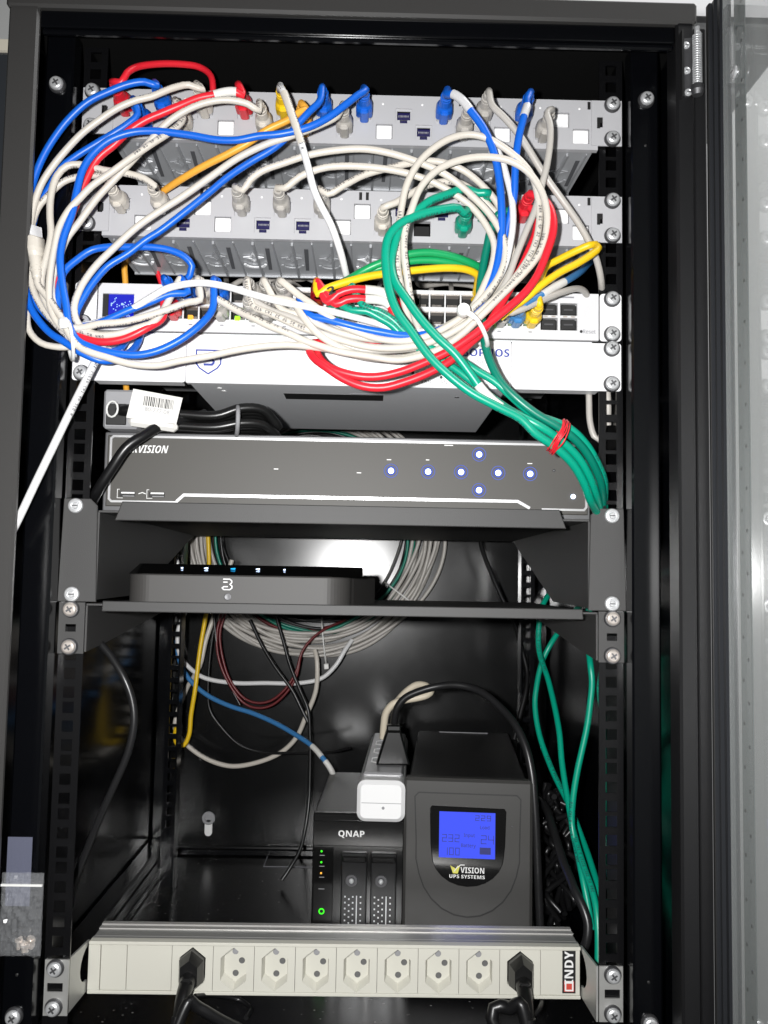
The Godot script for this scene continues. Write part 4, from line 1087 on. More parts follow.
	cable("patch_cable", "long white patch cable slanting across both panels to the tied bundle", "white and grey patch cables", "c_white", 2.97, [-7.5, -13, 42, -7.5, -13, 47, -12.2, -26.2, 52, -24.5, -34.5, 54, -38.5, -41.4, 55, -52.5, -47, 55, -69.8, -53.4, 55, -93.7, -65.6, 54, -117.2, -83.4, 54, -141.4, -101.9, 54, -156.7, -112.5, 54, -175.2, -126.6, 54, -193.4, -144.8, 54, -209.1, -162.1, 54, -219.5, -180.3, 55, -223.3, -197.4, 56, -218.3, -210.9, 57, -205, -218.1, 57, -189.4, -217.2, 55, -174.6, -212.1, 50, -162.3, -205.9, 44], "c_grey", "", [])
	cable("network_cable", "straight thick white cable slanting down behind the left post", "", "c_bluewhite", 3.29, [-200.9, -211.4, 30, -206, -227.7, 36, -208.8, -237.7, 42, -217.2, -258.5, 44, -225.8, -278.9, 45, -239.5, -311.7, 46, -251.3, -339.1, 46, -264.4, -370.4, 46, -273.9, -391, 46], "", "", [])
	cable("patch_cable", "white patch cable making the innermost tall loop of the right coil", "white and grey patch cables", "c_white", 2.97, [-111.8, -182, 42, -111.8, -182, 47, -88.5, -195.7, 52, -77.1, -201.6, 56, -65.2, -207.8, 58, -48.5, -214.6, 60, -33.7, -221.2, 61, -18.9, -226.1, 62, -3.4, -229.9, 62, 17.8, -232.5, 61, 41.4, -235, 60, 57.7, -231.9, 59, 76.4, -224.9, 59, 94.2, -212.3, 60, 110.3, -196.4, 61, 128.8, -177.1, 62, 145.1, -160, 62, 156.5, -144.6, 62, 162.2, -126.7, 62, 162.5, -106.4, 62, 157, -88.7, 62, 146.2, -74.5, 62, 131.2, -66, 62, 113.8, -63.4, 62, 94.3, -65.6, 62, 73.4, -74.6, 62, 58.7, -90.3, 62, 50.8, -110.8, 62, 46.2, -127.4, 61, 45.7, -144.8, 60, 48.5, -164.2, 58, 52.3, -183.8, 54, 57.1, -199.1, 46, 62.9, -207.5, 34], "c_grey", "", [])
	cable("patch_cable", "white patch cable making the outer tall loop of the right coil", "white and grey patch cables", "c_white", 2.97, [-84.2, -166.5, 42, -84.2, -166.5, 47, -77.9, -190.4, 52, -66, -195.8, 54, -49.3, -203.2, 55, -38.4, -208.3, 56, -22.7, -213.2, 57, -1.7, -219.4, 57, 19.2, -223.9, 57, 41.4, -224, 56, 60.2, -220.8, 55, 80.7, -212.9, 55, 99.4, -201, 56, 117.2, -185, 57, 132.6, -169.8, 58, 145.7, -151.8, 58, 153.9, -134.7, 58, 157.6, -113.4, 58, 156.6, -98.1, 58, 151.9, -78.5, 58, 141.8, -64.6, 58, 125.5, -51.7, 58, 110.8, -44.3, 58, 97.4, -42.5, 58, 81.6, -46.8, 58, 65.1, -58.4, 58, 54.2, -71.5, 58, 46.5, -88.8, 58, 43.5, -103.8, 57, 41.3, -123.9, 56, 41.1, -156.2, 54, 43.9, -170.7, 52, 48.6, -189.1, 46, 55.9, -201.3, 36], "c_grey", "", [])
	cable("patch_cable", "white patch cable rising from the lower panel's fourth upper plug to the coil", "white and grey patch cables", "c_white", 2.97, [-96.4, -87.1, 42, -96.4, -87.1, 47, -89.4, -91.2, 50, -83.5, -83.3, 52, -73.6, -75.8, 53, -55.4, -68.9, 54, -34.7, -61.5, 54, -9.8, -56.6, 54, 11, -55.2, 54, 31.9, -58.1, 54, 53.8, -64.5, 54, 73.9, -72.6, 54, 87.5, -80.4, 53, 103.7, -93.8, 52, 118.9, -110.1, 52, 128.6, -128.7, 52, 130, -144.9, 52, 124.3, -162.1, 52, 112.9, -178.4, 52, 98.1, -193.1, 52, 80.8, -205.3, 52, 64.4, -213.3, 52, 48, -217, 52, 27.3, -215.7, 52, 10.8, -211.4, 53, -3.3, -206.1, 54, -14.9, -199.1, 55, -28.4, -189, 54, -39.6, -180.4, 50, -56.8, -166.5, 47, -56.8, -166.5, 42], "c_grey", "c_grey", [])
	cable("patch_cable", "white patch cable bending right from the lower panel's fifth upper plug", "white and grey patch cables", "c_white", 2.97, [-61, -87.1, 42, -61, -87.1, 47, -54.4, -88.6, 50, -42.4, -79.7, 52, -22.9, -72, 53, -5, -69.8, 53, 14.6, -70.2, 53, 38.9, -72.5, 52, 57.9, -76.8, 51, 74.4, -82.8, 50, 88.8, -90.7, 49, 102.5, -100.3, 48, 114.4, -115.5, 48, 121.3, -130.8, 48, 120.6, -147.1, 48, 113.9, -166, 49, 104.8, -184.8, 50, 91.8, -202.8, 50, 72.9, -220.1, 50, 52.3, -230.3, 52, 28.8, -232.4, 55, 9.6, -230.4, 57, -9.3, -223.4, 59, -25, -213.3, 60, -37.7, -198, 58, -44.9, -186.9, 54, -70.5, -182, 47, -70.5, -182, 42], "c_grey", "c_grey", [])
	cable("patch_cable", "white patch cable crossing the tray from the lower panel's sixth upper plug", "white and grey patch cables", "c_white", 2.88, [-25.6, -87.1, 42, -25.6, -87.1, 47, -18.4, -92.4, 49, -4.8, -84.8, 50, 11.4, -75.3, 49, 30.6, -68.7, 48, 49.1, -62.9, 46, 63.5, -59.9, 45, 77.9, -60.4, 44, 96.3, -66.9, 43, 113, -80.5, 43, 124.2, -94.1, 43, 131.5, -111.3, 43, 134.5, -130.7, 44, 130.1, -151.3, 46, 119.3, -170.7, 47, 105.2, -186.4, 47, 87, -199.5, 47, 68.8, -208.4, 47, 50.6, -212.8, 46, 31.5, -215.1, 47, 12.4, -214.2, 48, -5.8, -210.9, 50, -24, -204.3, 52, -39, -197.1, 52, -54.2, -191.8, 50, -70.5, -166.5, 47, -70.5, -166.5, 42], "c_grey", "c_grey", [])
	cable("patch_cable", "printed bright white patch cable arching over the switch screen", "white and grey patch cables", "c_bluewhite", 2.88, [-226.3, -210.8, 50, -204.6, -206.7, 52, -179.3, -198.1, 56, -160.7, -188.1, 60, -147.5, -180.9, 62, -133.9, -176.9, 62, -117.7, -175.2, 62, -97.3, -178.1, 62, -78.2, -183.2, 61, -57.4, -188.2, 60, -36.2, -191.3, 58, -15.1, -193.8, 54, 5.5, -197.2, 50, 23.8, -200.7, 46, 43.9, -205.6, 44, 69, -205.9, 44, 89.6, -198.3, 46, 105.9, -186.7, 48, 119.7, -170, 50, 129.4, -153.1, 51, 134.1, -133.7, 52, 136.5, -114, 52, 135.5, -95.1, 52, 131.5, -75.3, 50, 125.7, -55.4, 48, 117.3, -38.9, 46, 107, -26.9, 46, 98.7, -13, 47, 98.7, -13, 42], "", "c_grey", [])
	cable("patch_cable", "grey patch cable dropping from the upper panel near the right ear into the coil", "white and grey patch cables", "c_grey", 2.88, [169.5, -13, 42, 169.5, -13, 47, 164.1, -20, 54, 166.1, -32, 57, 166, -47.2, 58, 163.5, -67, 58, 159.6, -83.8, 57, 154.1, -105, 56, 146.1, -125.2, 55, 138.5, -145.1, 54, 131.7, -163.9, 53, 121.2, -180.8, 52, 104.9, -197.8, 51, 86.9, -211.4, 50, 64.7, -220, 49, 39.9, -223.9, 49, 12.6, -224.8, 50, -9.7, -218, 51, -28.9, -207.8, 52, -45.6, -198.9, 52, -59.9, -194.4, 50, -84.2, -182, 47, -84.2, -182, 42], "c_grey", "c_grey", [])
	cable("patch_cable", "grey patch cable running down past the right ears behind the switch", "white and grey patch cables", "c_grey", 2.97, [116, 1.8, 42, 116, 1.8, 47, 118, -13.2, 52, 127.6, -23.6, 53, 139.1, -36.7, 53, 149.5, -51.6, 52, 159.7, -66.8, 50, 167.2, -76.6, 48, 181.2, -93.2, 44, 194.1, -107.4, 38, 204.1, -120.1, 32, 213, -132.8, 24, 220.1, -145.3, 12, 228, -157.5, -14, 230.5, -192.7, -20, 232.7, -230, -18, 233.9, -248.7, -16, 235.5, -270.3, -22], "c_grey", "", [])
	cable("patch_cable", "grey patch cable hooking up beside the fibre ports", "white and grey patch cables", "c_grey", 2.88, [132.8, -182, 42, 132.8, -182, 47, 131.5, -190.9, 50, 142.3, -188.2, 50, 165.1, -175.8, 42, 183.6, -165.7, 32, 198.1, -158.9, 20, 207.3, -157.8, 8, 215.3, -162.5, -14, 217.8, -201.2, -24, 218.2, -245.1, -22, 218.7, -268.3, -20, 222.1, -281.1, -19, 225.7, -284.7, -19, 229.6, -279, -20, 232.4, -256.3, -24], "c_grey", "", [])
	cable("patch_cable", "white patch cable hanging straight down from the yellow plug", "white and grey patch cables", "c_bluewhite", 2.97, [-61, 1.8, 42, -61, 1.8, 47, -61, -2.5, 48, -60.5, -2.7, 53, -56.5, -10.6, 58, -49.1, -31, 61, -40.5, -56.2, 62, -34.7, -75.6, 62, -29.4, -94.6, 61, -24.3, -105, 58, -15.2, -120.2, 52, -7.1, -140.1, 44, -3, -152.3, 30, -0.4, -159.6, 10], "c_yellow", "", [[4, 6, "c_white"]])
	cable("patch_cable", "orange patch cable slanting across the upper panel's tray", "", "c_orange", 3.06, [-42.9, -13, 42, -42.9, -13, 47, -36.8, -22.2, 50, -39.9, -22.2, 53, -46.4, -27.2, 54, -53.8, -32.2, 54, -70.4, -40.3, 53, -86.4, -50.5, 50, -103.5, -58.5, 46, -123.7, -66.2, 40, -142, -73, 32, -159, -77.8, 20, -173.9, -80.2, 4, -187.6, -86, -20], "c_orange", "", [])
	cable("patch_cable", "blue patch cable dropping from the upper panel through the coil to the switch", "blue patch cables", "c_blue", 3.33, [80.6, 1.8, 42, 80.6, 1.8, 47, 80.1, -4.3, 50, 84.7, -6.1, 55, 92.1, -12.8, 58, 98.8, -21.8, 59, 108.9, -35.4, 59, 116.7, -50.2, 58, 121.1, -63.8, 57, 124.4, -81.7, 56, 126.3, -102.6, 55, 126.9, -125.4, 52, 123.7, -150.3, 50, 117.3, -169.7, 49, 106.8, -186.7, 48, 93.6, -198, 48, 79.4, -205.3, 49, 62.8, -211.1, 50, 43.8, -212.4, 52, 31.8, -210.9, 53, 14, -208.2, 54, -0.8, -205.1, 55, -17.4, -200.5, 54, -31.6, -196.9, 52, -40, -182, 47, -40, -182, 42], "c_blue", "c_blue", [[3, 5, "plug_clear"]])
	cable("patch_cable", "blue patch cable with clear sleeve hanging from the upper panel's right part", "blue patch cables", "c_blue", 3.15, [151.4, 1.8, 42, 151.4, 1.8, 47, 147.9, -6.9, 50, 147.1, -14.9, 55, 144.1, -25.3, 58, 140, -42.7, 58, 137.8, -60.9, 57, 137.4, -76.6, 55, 137.2, -92.5, 52, 133.2, -114.2, 46, 127.6, -142.3, 40, 119.6, -163.5, 38], "c_blue", "", [[3, 4, "plug_clear"]])
	cable("patch_cable", "red patch cable with white sleeve, upper strand of the red loop", "red patch cables", "c_red", 3.33, [-26.2, -166.5, 42, -26.2, -166.5, 47, -16.2, -185.6, 52, -8, -179.3, 54, 2.7, -175.6, 55, 14.2, -175, 54, 30.8, -176.3, 50, 41.9, -184.3, 44, 42.3, -202.8, 40, 23.3, -214.6, 38, -1.8, -219.1, 40, -21.6, -219.7, 44, -24.3, -227.8, 52, -19.7, -236.7, 58, -10.4, -244, 62, 10, -249.8, 64, 26.2, -249.9, 64, 44.7, -245.6, 65, 63.5, -238, 66, 84.7, -227.6, 67, 103.1, -214.7, 68, 119.2, -201.6, 68, 131.2, -191.4, 68, 144.3, -178.8, 67, 154.2, -164.5, 66, 162.5, -143.9, 65, 167.6, -126.6, 64, 168.1, -112.7, 61, 164.1, -98.7, 56, 156.8, -90.3, 50, 151.4, -87.1, 47, 151.4, -87.1, 42], "c_red", "c_red", [[5, 6.4, "paper_white"]])
	cable("patch_cable", "red patch cable with white sleeve, lower strand of the red loop", "red patch cables", "c_red", 3.33, [-26.2, -166.5, 42, -26.2, -166.5, 47, -9.6, -187.1, 52, -1.3, -183.9, 53, 6.9, -182.4, 53, 14.3, -182.4, 52, 30.9, -183.3, 48, 37.8, -190.4, 44, 35.7, -204.1, 38, 10.6, -213.5, 36, -14.4, -216.8, 40, -27.3, -218.7, 46, -30.9, -224.8, 53, -27.1, -233.5, 58, -15.2, -243.3, 62, -1.3, -252.3, 63, 15, -258.3, 64, 30.8, -258.8, 64, 48.1, -254.1, 65, 66.5, -246.6, 66, 84.1, -236.4, 66, 98.8, -222.4, 64, 111.3, -209.4, 60, 125.6, -187, 56, 137.4, -165, 54, 144.1, -151.8, 53, 150.8, -135.9, 52, 156.1, -121.3, 50, 157.6, -105, 46, 152.4, -97.4, 42], "c_red", "", [[5, 6.4, "paper_white"]])
	cable("patch_cable", "yellow patch cable with black figure crossing below the lower panel", "", "c_yellow", 3.24, [-26.2, -166.5, 42, -26.2, -166.5, 47, -24.7, -178.4, 50, -17.3, -173.9, 51, -0.1, -167.2, 50, 16.4, -161.9, 48, 29.3, -158.8, 46, 43.1, -156.1, 44, 67.6, -151.5, 40, 84.8, -149.2, 37, 99.7, -148.4, 32, 109.8, -150.9, 26, 111.6, -155.9, 12, 111.5, -161.5, -10], "c_yellow", "", [])
	cable("patch_cable", "yellow patch cable looping out toward the right ear", "", "c_yellow", 3.15, [126.6, -195.3, 50, 135.9, -187.8, 54, 145.9, -181.3, 58, 157.4, -170.9, 58, 174.4, -157.4, 54, 191.4, -147, 50, 204.1, -137.6, 46, 210.6, -130.7, 42, 209.5, -126.2, 38, 205.1, -125.6, 35, 195.5, -129.1, 32, 179.3, -137.2, 30, 168.5, -143.9, 30, 163.5, -156.8, 34, 159.6, -172.5, 42, 160.2, -182, 47, 160.2, -182, 42], "", "c_yellow", [])
	cable("patch_cable", "steel blue patch cable with white sleeve beside the fibre ports", "blue patch cables", "c_steelblue", 3.15, [146.5, -182, 42, 146.5, -182, 47, 144, -184.7, 50, 151.8, -179.7, 48, 162.9, -172.4, 42, 173.8, -163.5, 34, 184.9, -155.3, 26, 192.7, -148.9, 18, 204.3, -137.7, 2, 221, -116.7, -30], "c_steelblue", "", [[4, 6, "paper_white"]])
	cable("patch_cable", "teal patch cable from the green plug, foremost of the long diagonal", "teal patch cables", "c_teal", 3.60, [98.7, -101.9, 42, 98.7, -101.9, 47, 95, -105.6, 48, 90.4, -103.1, 52, 80.9, -105.5, 56, 65.7, -110.5, 60, 53.3, -115.8, 62, 41.9, -122.8, 64, 33, -133.9, 66, 30.4, -146.1, 67, 31, -161.4, 68, 33.7, -179.1, 69, 40.5, -197.4, 70, 52, -213.8, 71, 66.7, -234.1, 72, 82.9, -249.9, 73, 101.4, -263.7, 73, 122.5, -274.3, 72, 141.3, -283.3, 70, 153.7, -294.8, 68, 170.3, -304.1, 62, 186.3, -315.5, 52, 198.2, -328.8, 40, 208, -342.2, 24, 222, -353.9, -6, 229.3, -377.5, -28, 235.1, -413.6, -58], "c_teal", "", [])
	cable("patch_cable", "teal patch cable looping high, second strand of the diagonal", "teal patch cables", "c_teal", 3.51, [116, -87.1, 42, 116, -87.1, 47, 107.7, -87.1, 46, 96.4, -84.8, 48, 81, -91.7, 52, 66.7, -99.4, 56, 54.2, -111.2, 59, 42.8, -123.3, 61, 37.3, -140.7, 62, 35.1, -156.5, 64, 38.5, -172.5, 67, 46.8, -185.7, 70, 59.1, -203, 71, 72.9, -218.5, 72, 87.6, -232.1, 72, 100, -247.2, 70, 111.6, -261.6, 68, 125.7, -273.1, 66, 142.9, -280.7, 65, 158.1, -288.7, 66, 174.7, -298, 60, 190.9, -309.4, 50, 202.9, -322.6, 38, 212.8, -336, 22, 224.7, -350.6, -8, 232.1, -374.2, -30, 238, -410.3, -60], "c_teal", "", [[15.6, 17, "paper_white"]])
	cable("patch_cable", "dark teal patch cable dropping behind the white coil to the diagonal", "teal patch cables", "c_deepteal", 3.51, [134.1, -101.9, 42, 134.1, -101.9, 47, 125, -105, 44, 120.3, -113.8, 42, 117.3, -127, 40, 114.2, -144, 39, 110.9, -168.6, 40, 111.4, -188.7, 44, 113.2, -210.1, 52, 114.5, -222.2, 55, 119.2, -237.8, 58, 126.7, -252.4, 61, 139.1, -265.7, 63, 153.8, -276.9, 63, 179.6, -291.4, 60, 195.8, -302.7, 50, 207.9, -315.8, 38, 217.9, -329, 22, 227.3, -347, -8, 234.9, -370.5, -30, 240.8, -406.5, -60], "c_deepteal", "", [])
	cable("patch_cable", "teal patch cable leaving the switch under the coil, upper strand", "teal patch cables", "c_teal", 3.24, [1.2, -166.5, 42, 1.2, -166.5, 47, 14.4, -189.1, 52, 25.2, -192.3, 52, 37.8, -199, 50, 47.9, -208.6, 49, 68.7, -222.4, 52, 93.2, -232.9, 56, 107.8, -242.6, 58, 120.7, -250.6, 60, 135.3, -263.7, 61, 150, -275.7, 61, 182.9, -287.3, 56, 199.3, -298.7, 46, 211.4, -311.9, 34, 221.5, -325.1, 18, 229.7, -344.8, -12, 237.3, -368.5, -34, 243.2, -404.5, -64], "c_teal", "", [])
	cable("patch_cable", "teal patch cable leaving the switch under the coil, lower strand", "teal patch cables", "c_teal", 3.24, [-12.5, -182, 42, -12.5, -182, 47, 3.8, -191.9, 52, 15.3, -192.8, 53, 27, -198.1, 52, 37.9, -204, 50, 50.6, -216.7, 48, 70.5, -228.5, 50, 86, -237.6, 54, 101.4, -249.6, 57, 117.8, -262.7, 58, 134.2, -273.9, 58, 150.6, -281.8, 58, 174.8, -298.4, 52, 191.1, -310, 42, 203.1, -323.4, 30, 213, -336.9, 14, 225.8, -350.8, -16, 233.3, -374.8, -38, 239.1, -411.2, -68], "c_teal", "", [])
	cable("patch_cable", "grass green patch cable arching under the lower panel, upper strand", "green patch cables", "c_green", 3.33, [-7.9, -159.5, 20, 2.8, -159.7, 38, 14.6, -154.6, 44, 29.1, -148.5, 46, 51.2, -141.2, 46, 67.2, -138.8, 44, 84.4, -139.5, 40, 99.4, -141.7, 34, 112.4, -144.7, 26, 123.2, -149.6, 10, 131.9, -159.7, -14], "", "", [])
	cable("patch_cable", "grass green patch cable arching under the lower panel, lower strand", "green patch cables", "c_green", 3.33, [-13.1, -165.4, 16, 1.1, -161.4, 34, 16.2, -155.3, 40, 33, -150.5, 42, 51.4, -145.4, 41, 67.6, -143.4, 39, 84.8, -143.6, 36, 98.1, -143.8, 30, 111.1, -146.8, 22, 120.2, -153.7, 6, 126.7, -163.8, -16], "", "", [])
	cable("network_cable", "amber network cable hanging behind the switch's left end", "", "c_orange", 2.82, [-206, -110, -90, -215.8, -116.2, -60, -215, -138.6, -60, -212.8, -182.1, -60, -210.8, -233.9, -60, -230.7, -299, -200], "", "", [])
	cable("network_cable", "thin red network cable hanging behind the switch", "", "c_red", 2.44, [-198.2, -82.5, -70, -191.3, -112, -70, -184.9, -129.6, -70, -178.4, -149.1, -70, -175.5, -185.5, -80], "", "", [])
	cable("installation_cable", "grey installation cable crossing behind the patch panel tray", "grey installation cables behind the panels", "c_grey", 2.82, [-127.4, -91.5, -100, -127.1, -97.1, -125, -162.6, -97.7, -150, -197, -110.9, -165, -198.5, -130.8, -190], "", "", [])
	cable("installation_cable", "grey installation cable crossing behind the patch panel tray", "grey installation cables behind the panels", "c_grey", 2.82, [-89.9, -89.5, -103, -88.7, -94.7, -129, -119.4, -99.7, -154, -149.4, -117.3, -169, -149.1, -138.6, -190], "", "", [])
	cable("installation_cable", "grey installation cable crossing behind the patch panel tray", "grey installation cables behind the panels", "c_grey", 2.82, [-57.9, -91.8, -106, -55.9, -96.8, -133, -89.7, -97.6, -158, -123.4, -111, -173, -121.9, -133.5, -190], "", "", [])
	cable("installation_cable", "grey installation cable crossing behind the patch panel tray", "grey installation cables behind the panels", "c_grey", 2.82, [-108.7, -89.8, -109, -108.3, -94.5, -137, -84.8, -97.3, -162, -58.9, -112.7, -177, -56, -136.5, -190], "", "", [])
	cable("installation_cable", "grey installation cable crossing behind the patch panel tray", "grey installation cables behind the panels", "c_grey", 2.82, [-90.9, -89.4, -112, -90, -93.8, -141, -69.2, -96.1, -166, -46.2, -111.1, -181, -42.9, -136.2, -190], "", "", [])
	cable("installation_cable", "grey installation cable crossing behind the patch panel tray", "grey installation cables behind the panels", "c_grey", 2.82, [-72, -86.8, -115, -70.6, -90.8, -145, -44.3, -93.6, -170, -15.9, -109.2, -185, -12.2, -135.6, -190], "", "", [])
	cable("installation_cable", "grey installation cable crossing behind the patch panel tray", "grey installation cables behind the panels", "c_grey", 2.82, [-135.5, -89.3, -118, -136.2, -93.1, -149, -138.6, -95.6, -174, -138.8, -110.7, -189, -134.9, -138.3, -190], "", "", [])
	cable("installation_cable", "grey installation cable crossing behind the patch panel tray", "grey installation cables behind the panels", "c_grey", 2.82, [-54, -92.6, -121, -52.2, -96.3, -153, -77.5, -90.6, -178, -102.4, -97.4, -193, -98, -126.3, -190], "", "", [])
	cable("installation_cable", "grey installation cable crossing behind the patch panel tray", "grey installation cables behind the panels", "c_grey", 2.82, [84.6, -81.9, -124, 91.3, -85, -157, 60.2, -79.3, -182, 27.7, -86.3, -197, 31.4, -116.6, -190], "", "", [])
	cable("installation_cable", "grey installation cable crossing behind the patch panel tray", "grey installation cables behind the panels", "c_grey", 2.82, [64.3, -95.1, -127, 70.3, -98.4, -161, 104.6, -87.6, -186, 139.5, -89.2, -201, 141.8, -120.9, -190], "", "", [])
	cable("installation_cable", "grey installation cable crossing behind the patch panel tray", "grey installation cables behind the panels", "c_grey", 2.82, [95.5, -88, -130, 102.8, -90.8, -165, 106.1, -89, -190, 108.7, -100, -205, 111, -132.8, -190], "", "", [])
	cable("installation_cable", "grey installation cable crossing behind the patch panel tray", "grey installation cables behind the panels", "c_grey", 2.82, [74.9, -87.4, -133, 81.5, -89.9, -169, 84.2, -88.2, -194, 86.5, -99.3, -209, 89, -133.3, -190], "", "", [])
	cable("patch_cable", "teal patch cable hanging nearest the battery backup, crossing inward", "teal patch cables hanging beside the battery backup", "c_teal", 3.24, [238, -391.6, -60, 241.8, -405, -180, 236.3, -424.7, -280, 229.5, -443, -300, 226, -464.5, -300, 224.3, -493.4, -290, 230.4, -528.5, -260, 233.6, -575, -220, 232.8, -606.6, -200, 233.8, -645.5, -170, 234.5, -666.3, -150, 237.6, -690.6, -120, 240.6, -705.7, -100, 241.6, -723.5, -85, 240, -760.2, -75, 236.9, -793.6, -70], "", "", [])
	cable("patch_cable", "teal patch cable hanging in a wide bow beside the battery backup", "teal patch cables hanging beside the battery backup", "c_teal", 3.24, [257.4, -431.8, -200, 256.3, -459.9, -290, 243.7, -485.1, -310, 231.8, -509.2, -310, 222.9, -541.5, -300, 220.8, -558.4, -295, 222.9, -588.5, -280, 232.2, -624.4, -250, 243.8, -654.4, -215, 250, -677.1, -190, 252.9, -699.7, -150, 252.4, -717, -120, 251.1, -742.6, -100, 245.7, -779.9, -90], "", "", [])
	cable("patch_cable", "teal patch cable hanging outermost along the right rail", "teal patch cables hanging beside the battery backup", "c_teal", 3.24, [232.9, -391.5, -70, 243.7, -470.6, -130, 250.7, -494.3, -150, 252.7, -514.6, -150, 250.7, -537.9, -150, 247.6, -560.2, -150, 237.5, -606.6, -150, 233.4, -633.6, -150, 232.5, -658.4, -150, 235.3, -680.2, -140, 236.7, -703, -120, 239.2, -723.2, -110, 240.6, -742.8, -100], "", "", [])
	cable("patch_cable", "teal patch cable hanging in the shadow behind the right rail", "teal patch cables hanging beside the battery backup", "c_teal", 3.24, [241.2, -467.3, -80, 247.6, -491.7, -90, 246.9, -516.1, -95, 251.1, -540.6, -100, 258.6, -570.9, -110, 259.3, -606.7, -120, 257.3, -645.3, -120, 257.8, -696.2, -100, 249, -709.9, -60, 245.4, -728.2, -50, 243.5, -754, -60], "", "", [])
	cable("power_cord", "thick black power cord crossing the recorder's left edge", "power cords", "c_black", 4.70, [-132.5, -263.9, -44, -146.1, -272.9, -26, -157.2, -278.6, -16, -166.7, -282.8, -8, -177.5, -292.3, 0, -190, -302.8, 4, -202.7, -321.2, 2, -217.3, -341.6, -6, -233.2, -356.9, -40, -241.3, -400.3, -60], "", "", [])
	cable("power_cord", "dark power cord bowing down the left side below the shelves", "power cords", "c_darkgrey", 3.38, [-244.7, -437.6, -70, -235.2, -457.5, -60, -224.2, -473.1, -50, -211.3, -486, -45, -196.5, -505.9, -40, -188.6, -525.3, -40, -186.1, -544.7, -40, -190.9, -571.6, -42, -205.5, -606.5, -48, -219.2, -637, -56, -231.3, -666, -64, -244.1, -697.8, -74, -254.7, -745, -90], "", "", [])
	cable("power_cord", "black power cord arching over the battery backup from the extension block", "power cords", "c_darkgrey", 4.32, [54.3, -592.8, -290, 54, -579.3, -285, 57.1, -562.4, -280, 66.1, -550.5, -278, 86.7, -540.6, -275, 106.2, -535.3, -272, 124.1, -533.2, -266, 139.7, -535.1, -260, 153.4, -539.8, -250, 173.3, -555.7, -230, 184.9, -570.1, -212, 193.6, -591, -198, 198.7, -617.7, -190, 201.4, -653, -186, 203.4, -693.6, -184, 205.7, -744.5, -184, 210.3, -807.5, -190], "", "", [])
	cable("power_cord", "beige power cord curling up from the extension block", "power cords", "c_beige", 4.32, [41.7, -600.5, -300, 42.5, -584.5, -295, 44.6, -569.8, -290, 52.5, -558.6, -285, 65.2, -553.5, -283, 79.2, -550.9, -283, 92.1, -547.5, -285, 97.1, -543.4, -290, 91.6, -538.6, -298, 81.3, -538.4, -305, 68.5, -547.5, -310, 57, -561.8, -318], "", "", [])
	cable("power_cord", "thick dark power cord falling to the right of the battery backup", "power cords", "c_darkgrey", 4.51, [222.2, -664.9, -280, 223.6, -664.1, -240, 222.3, -671.9, -200, 222.5, -684.1, -170, 223.4, -694.2, -150, 226.1, -704.4, -130, 228.7, -713.7, -115, 234.1, -726.1, -105, 236.8, -738.2, -100, 234.4, -754.1, -98, 228.4, -768, -105], "", "", [])
	cable("power_cord", "black power cord tangled on the floor right of the battery backup", "tangled cords right of the battery backup", "c_black", 3.20, [236.9, -667.1, -307.8, 259.9, -685, -326.1, 228.7, -711.3, -304.4, 234.3, -734.1, -281.8, 256.3, -738.2, -261.7, 222.2, -758.9, -237.9, 238.4, -785.6, -239.7], "", "", [])
	cable("power_cord", "black power cord tangled on the floor right of the battery backup", "tangled cords right of the battery backup", "c_black", 3.20, [236.5, -651.4, -306.2, 235.2, -664.7, -305.9, 262.6, -701.5, -274.1, 236, -725, -293.4, 232.7, -736.5, -287.1, 255.8, -764.7, -241.6, 254.8, -779, -261.4], "", "", [])
	cable("power_cord", "black power cord tangled on the floor right of the battery backup", "tangled cords right of the battery backup", "c_black", 3.20, [249, -667.7, -282.3, 263.7, -675.2, -274.7, 221.6, -690.1, -263.4, 257.2, -737.7, -303.2, 241.7, -734.1, -267.4, 248.3, -755.3, -277, 227, -788.2, -234.1], "", "", [])
	cable("power_cord", "black power cord tangled on the floor right of the battery backup", "tangled cords right of the battery backup", "c_black", 3.20, [260.6, -674.8, -300.9, 236.9, -659.2, -290.2, 247.9, -707, -297.6, 253.4, -708.6, -261.9, 253.1, -738.5, -267.7, 248.7, -753.4, -256.8, 248.5, -770.5, -231.8], "", "", [])
	cable("power_cord", "black power cord tangled on the floor right of the battery backup", "tangled cords right of the battery backup", "c_black", 3.20, [237.4, -649.6, -290.9, 231.9, -678.4, -308.1, 233.3, -705.7, -317.8, 247.7, -715.2, -304.6, 245, -757.6, -292.6, 224.3, -757, -233.1, 236.7, -770.2, -221.4], "", "", [])
	cable("power_cord", "black power cord tangled on the floor right of the battery backup", "tangled cords right of the battery backup", "c_black", 3.20, [239.4, -685.3, -322.4, 262.1, -667, -315.2, 267.8, -687.4, -281.5, 243.8, -718.8, -280.3, 235.1, -758.5, -294.6, 232.9, -754.7, -274, 237.2, -796.3, -257.3], "", "", [])
	cable("power_cord", "black power cord tangled on the floor right of the battery backup", "tangled cords right of the battery backup", "c_black", 3.20, [250, -664.2, -321.7, 266, -661.2, -299.8, 264.5, -685.3, -286.7, 252.2, -709.5, -287.3, 249.5, -736, -256.5, 231.4, -763.6, -283.3, 238.7, -792.1, -244.6], "", "", [])
	cable("power_cord", "black power cord tangled on the floor right of the battery backup", "tangled cords right of the battery backup", "c_black", 3.20, [249.4, -660, -295.3, 232.6, -679.1, -280.6, 254.1, -688.1, -288.8, 232.5, -705.7, -252.8, 260.2, -722.7, -248.4, 248.8, -763.8, -273, 244.6, -777.9, -238.8], "", "", [])
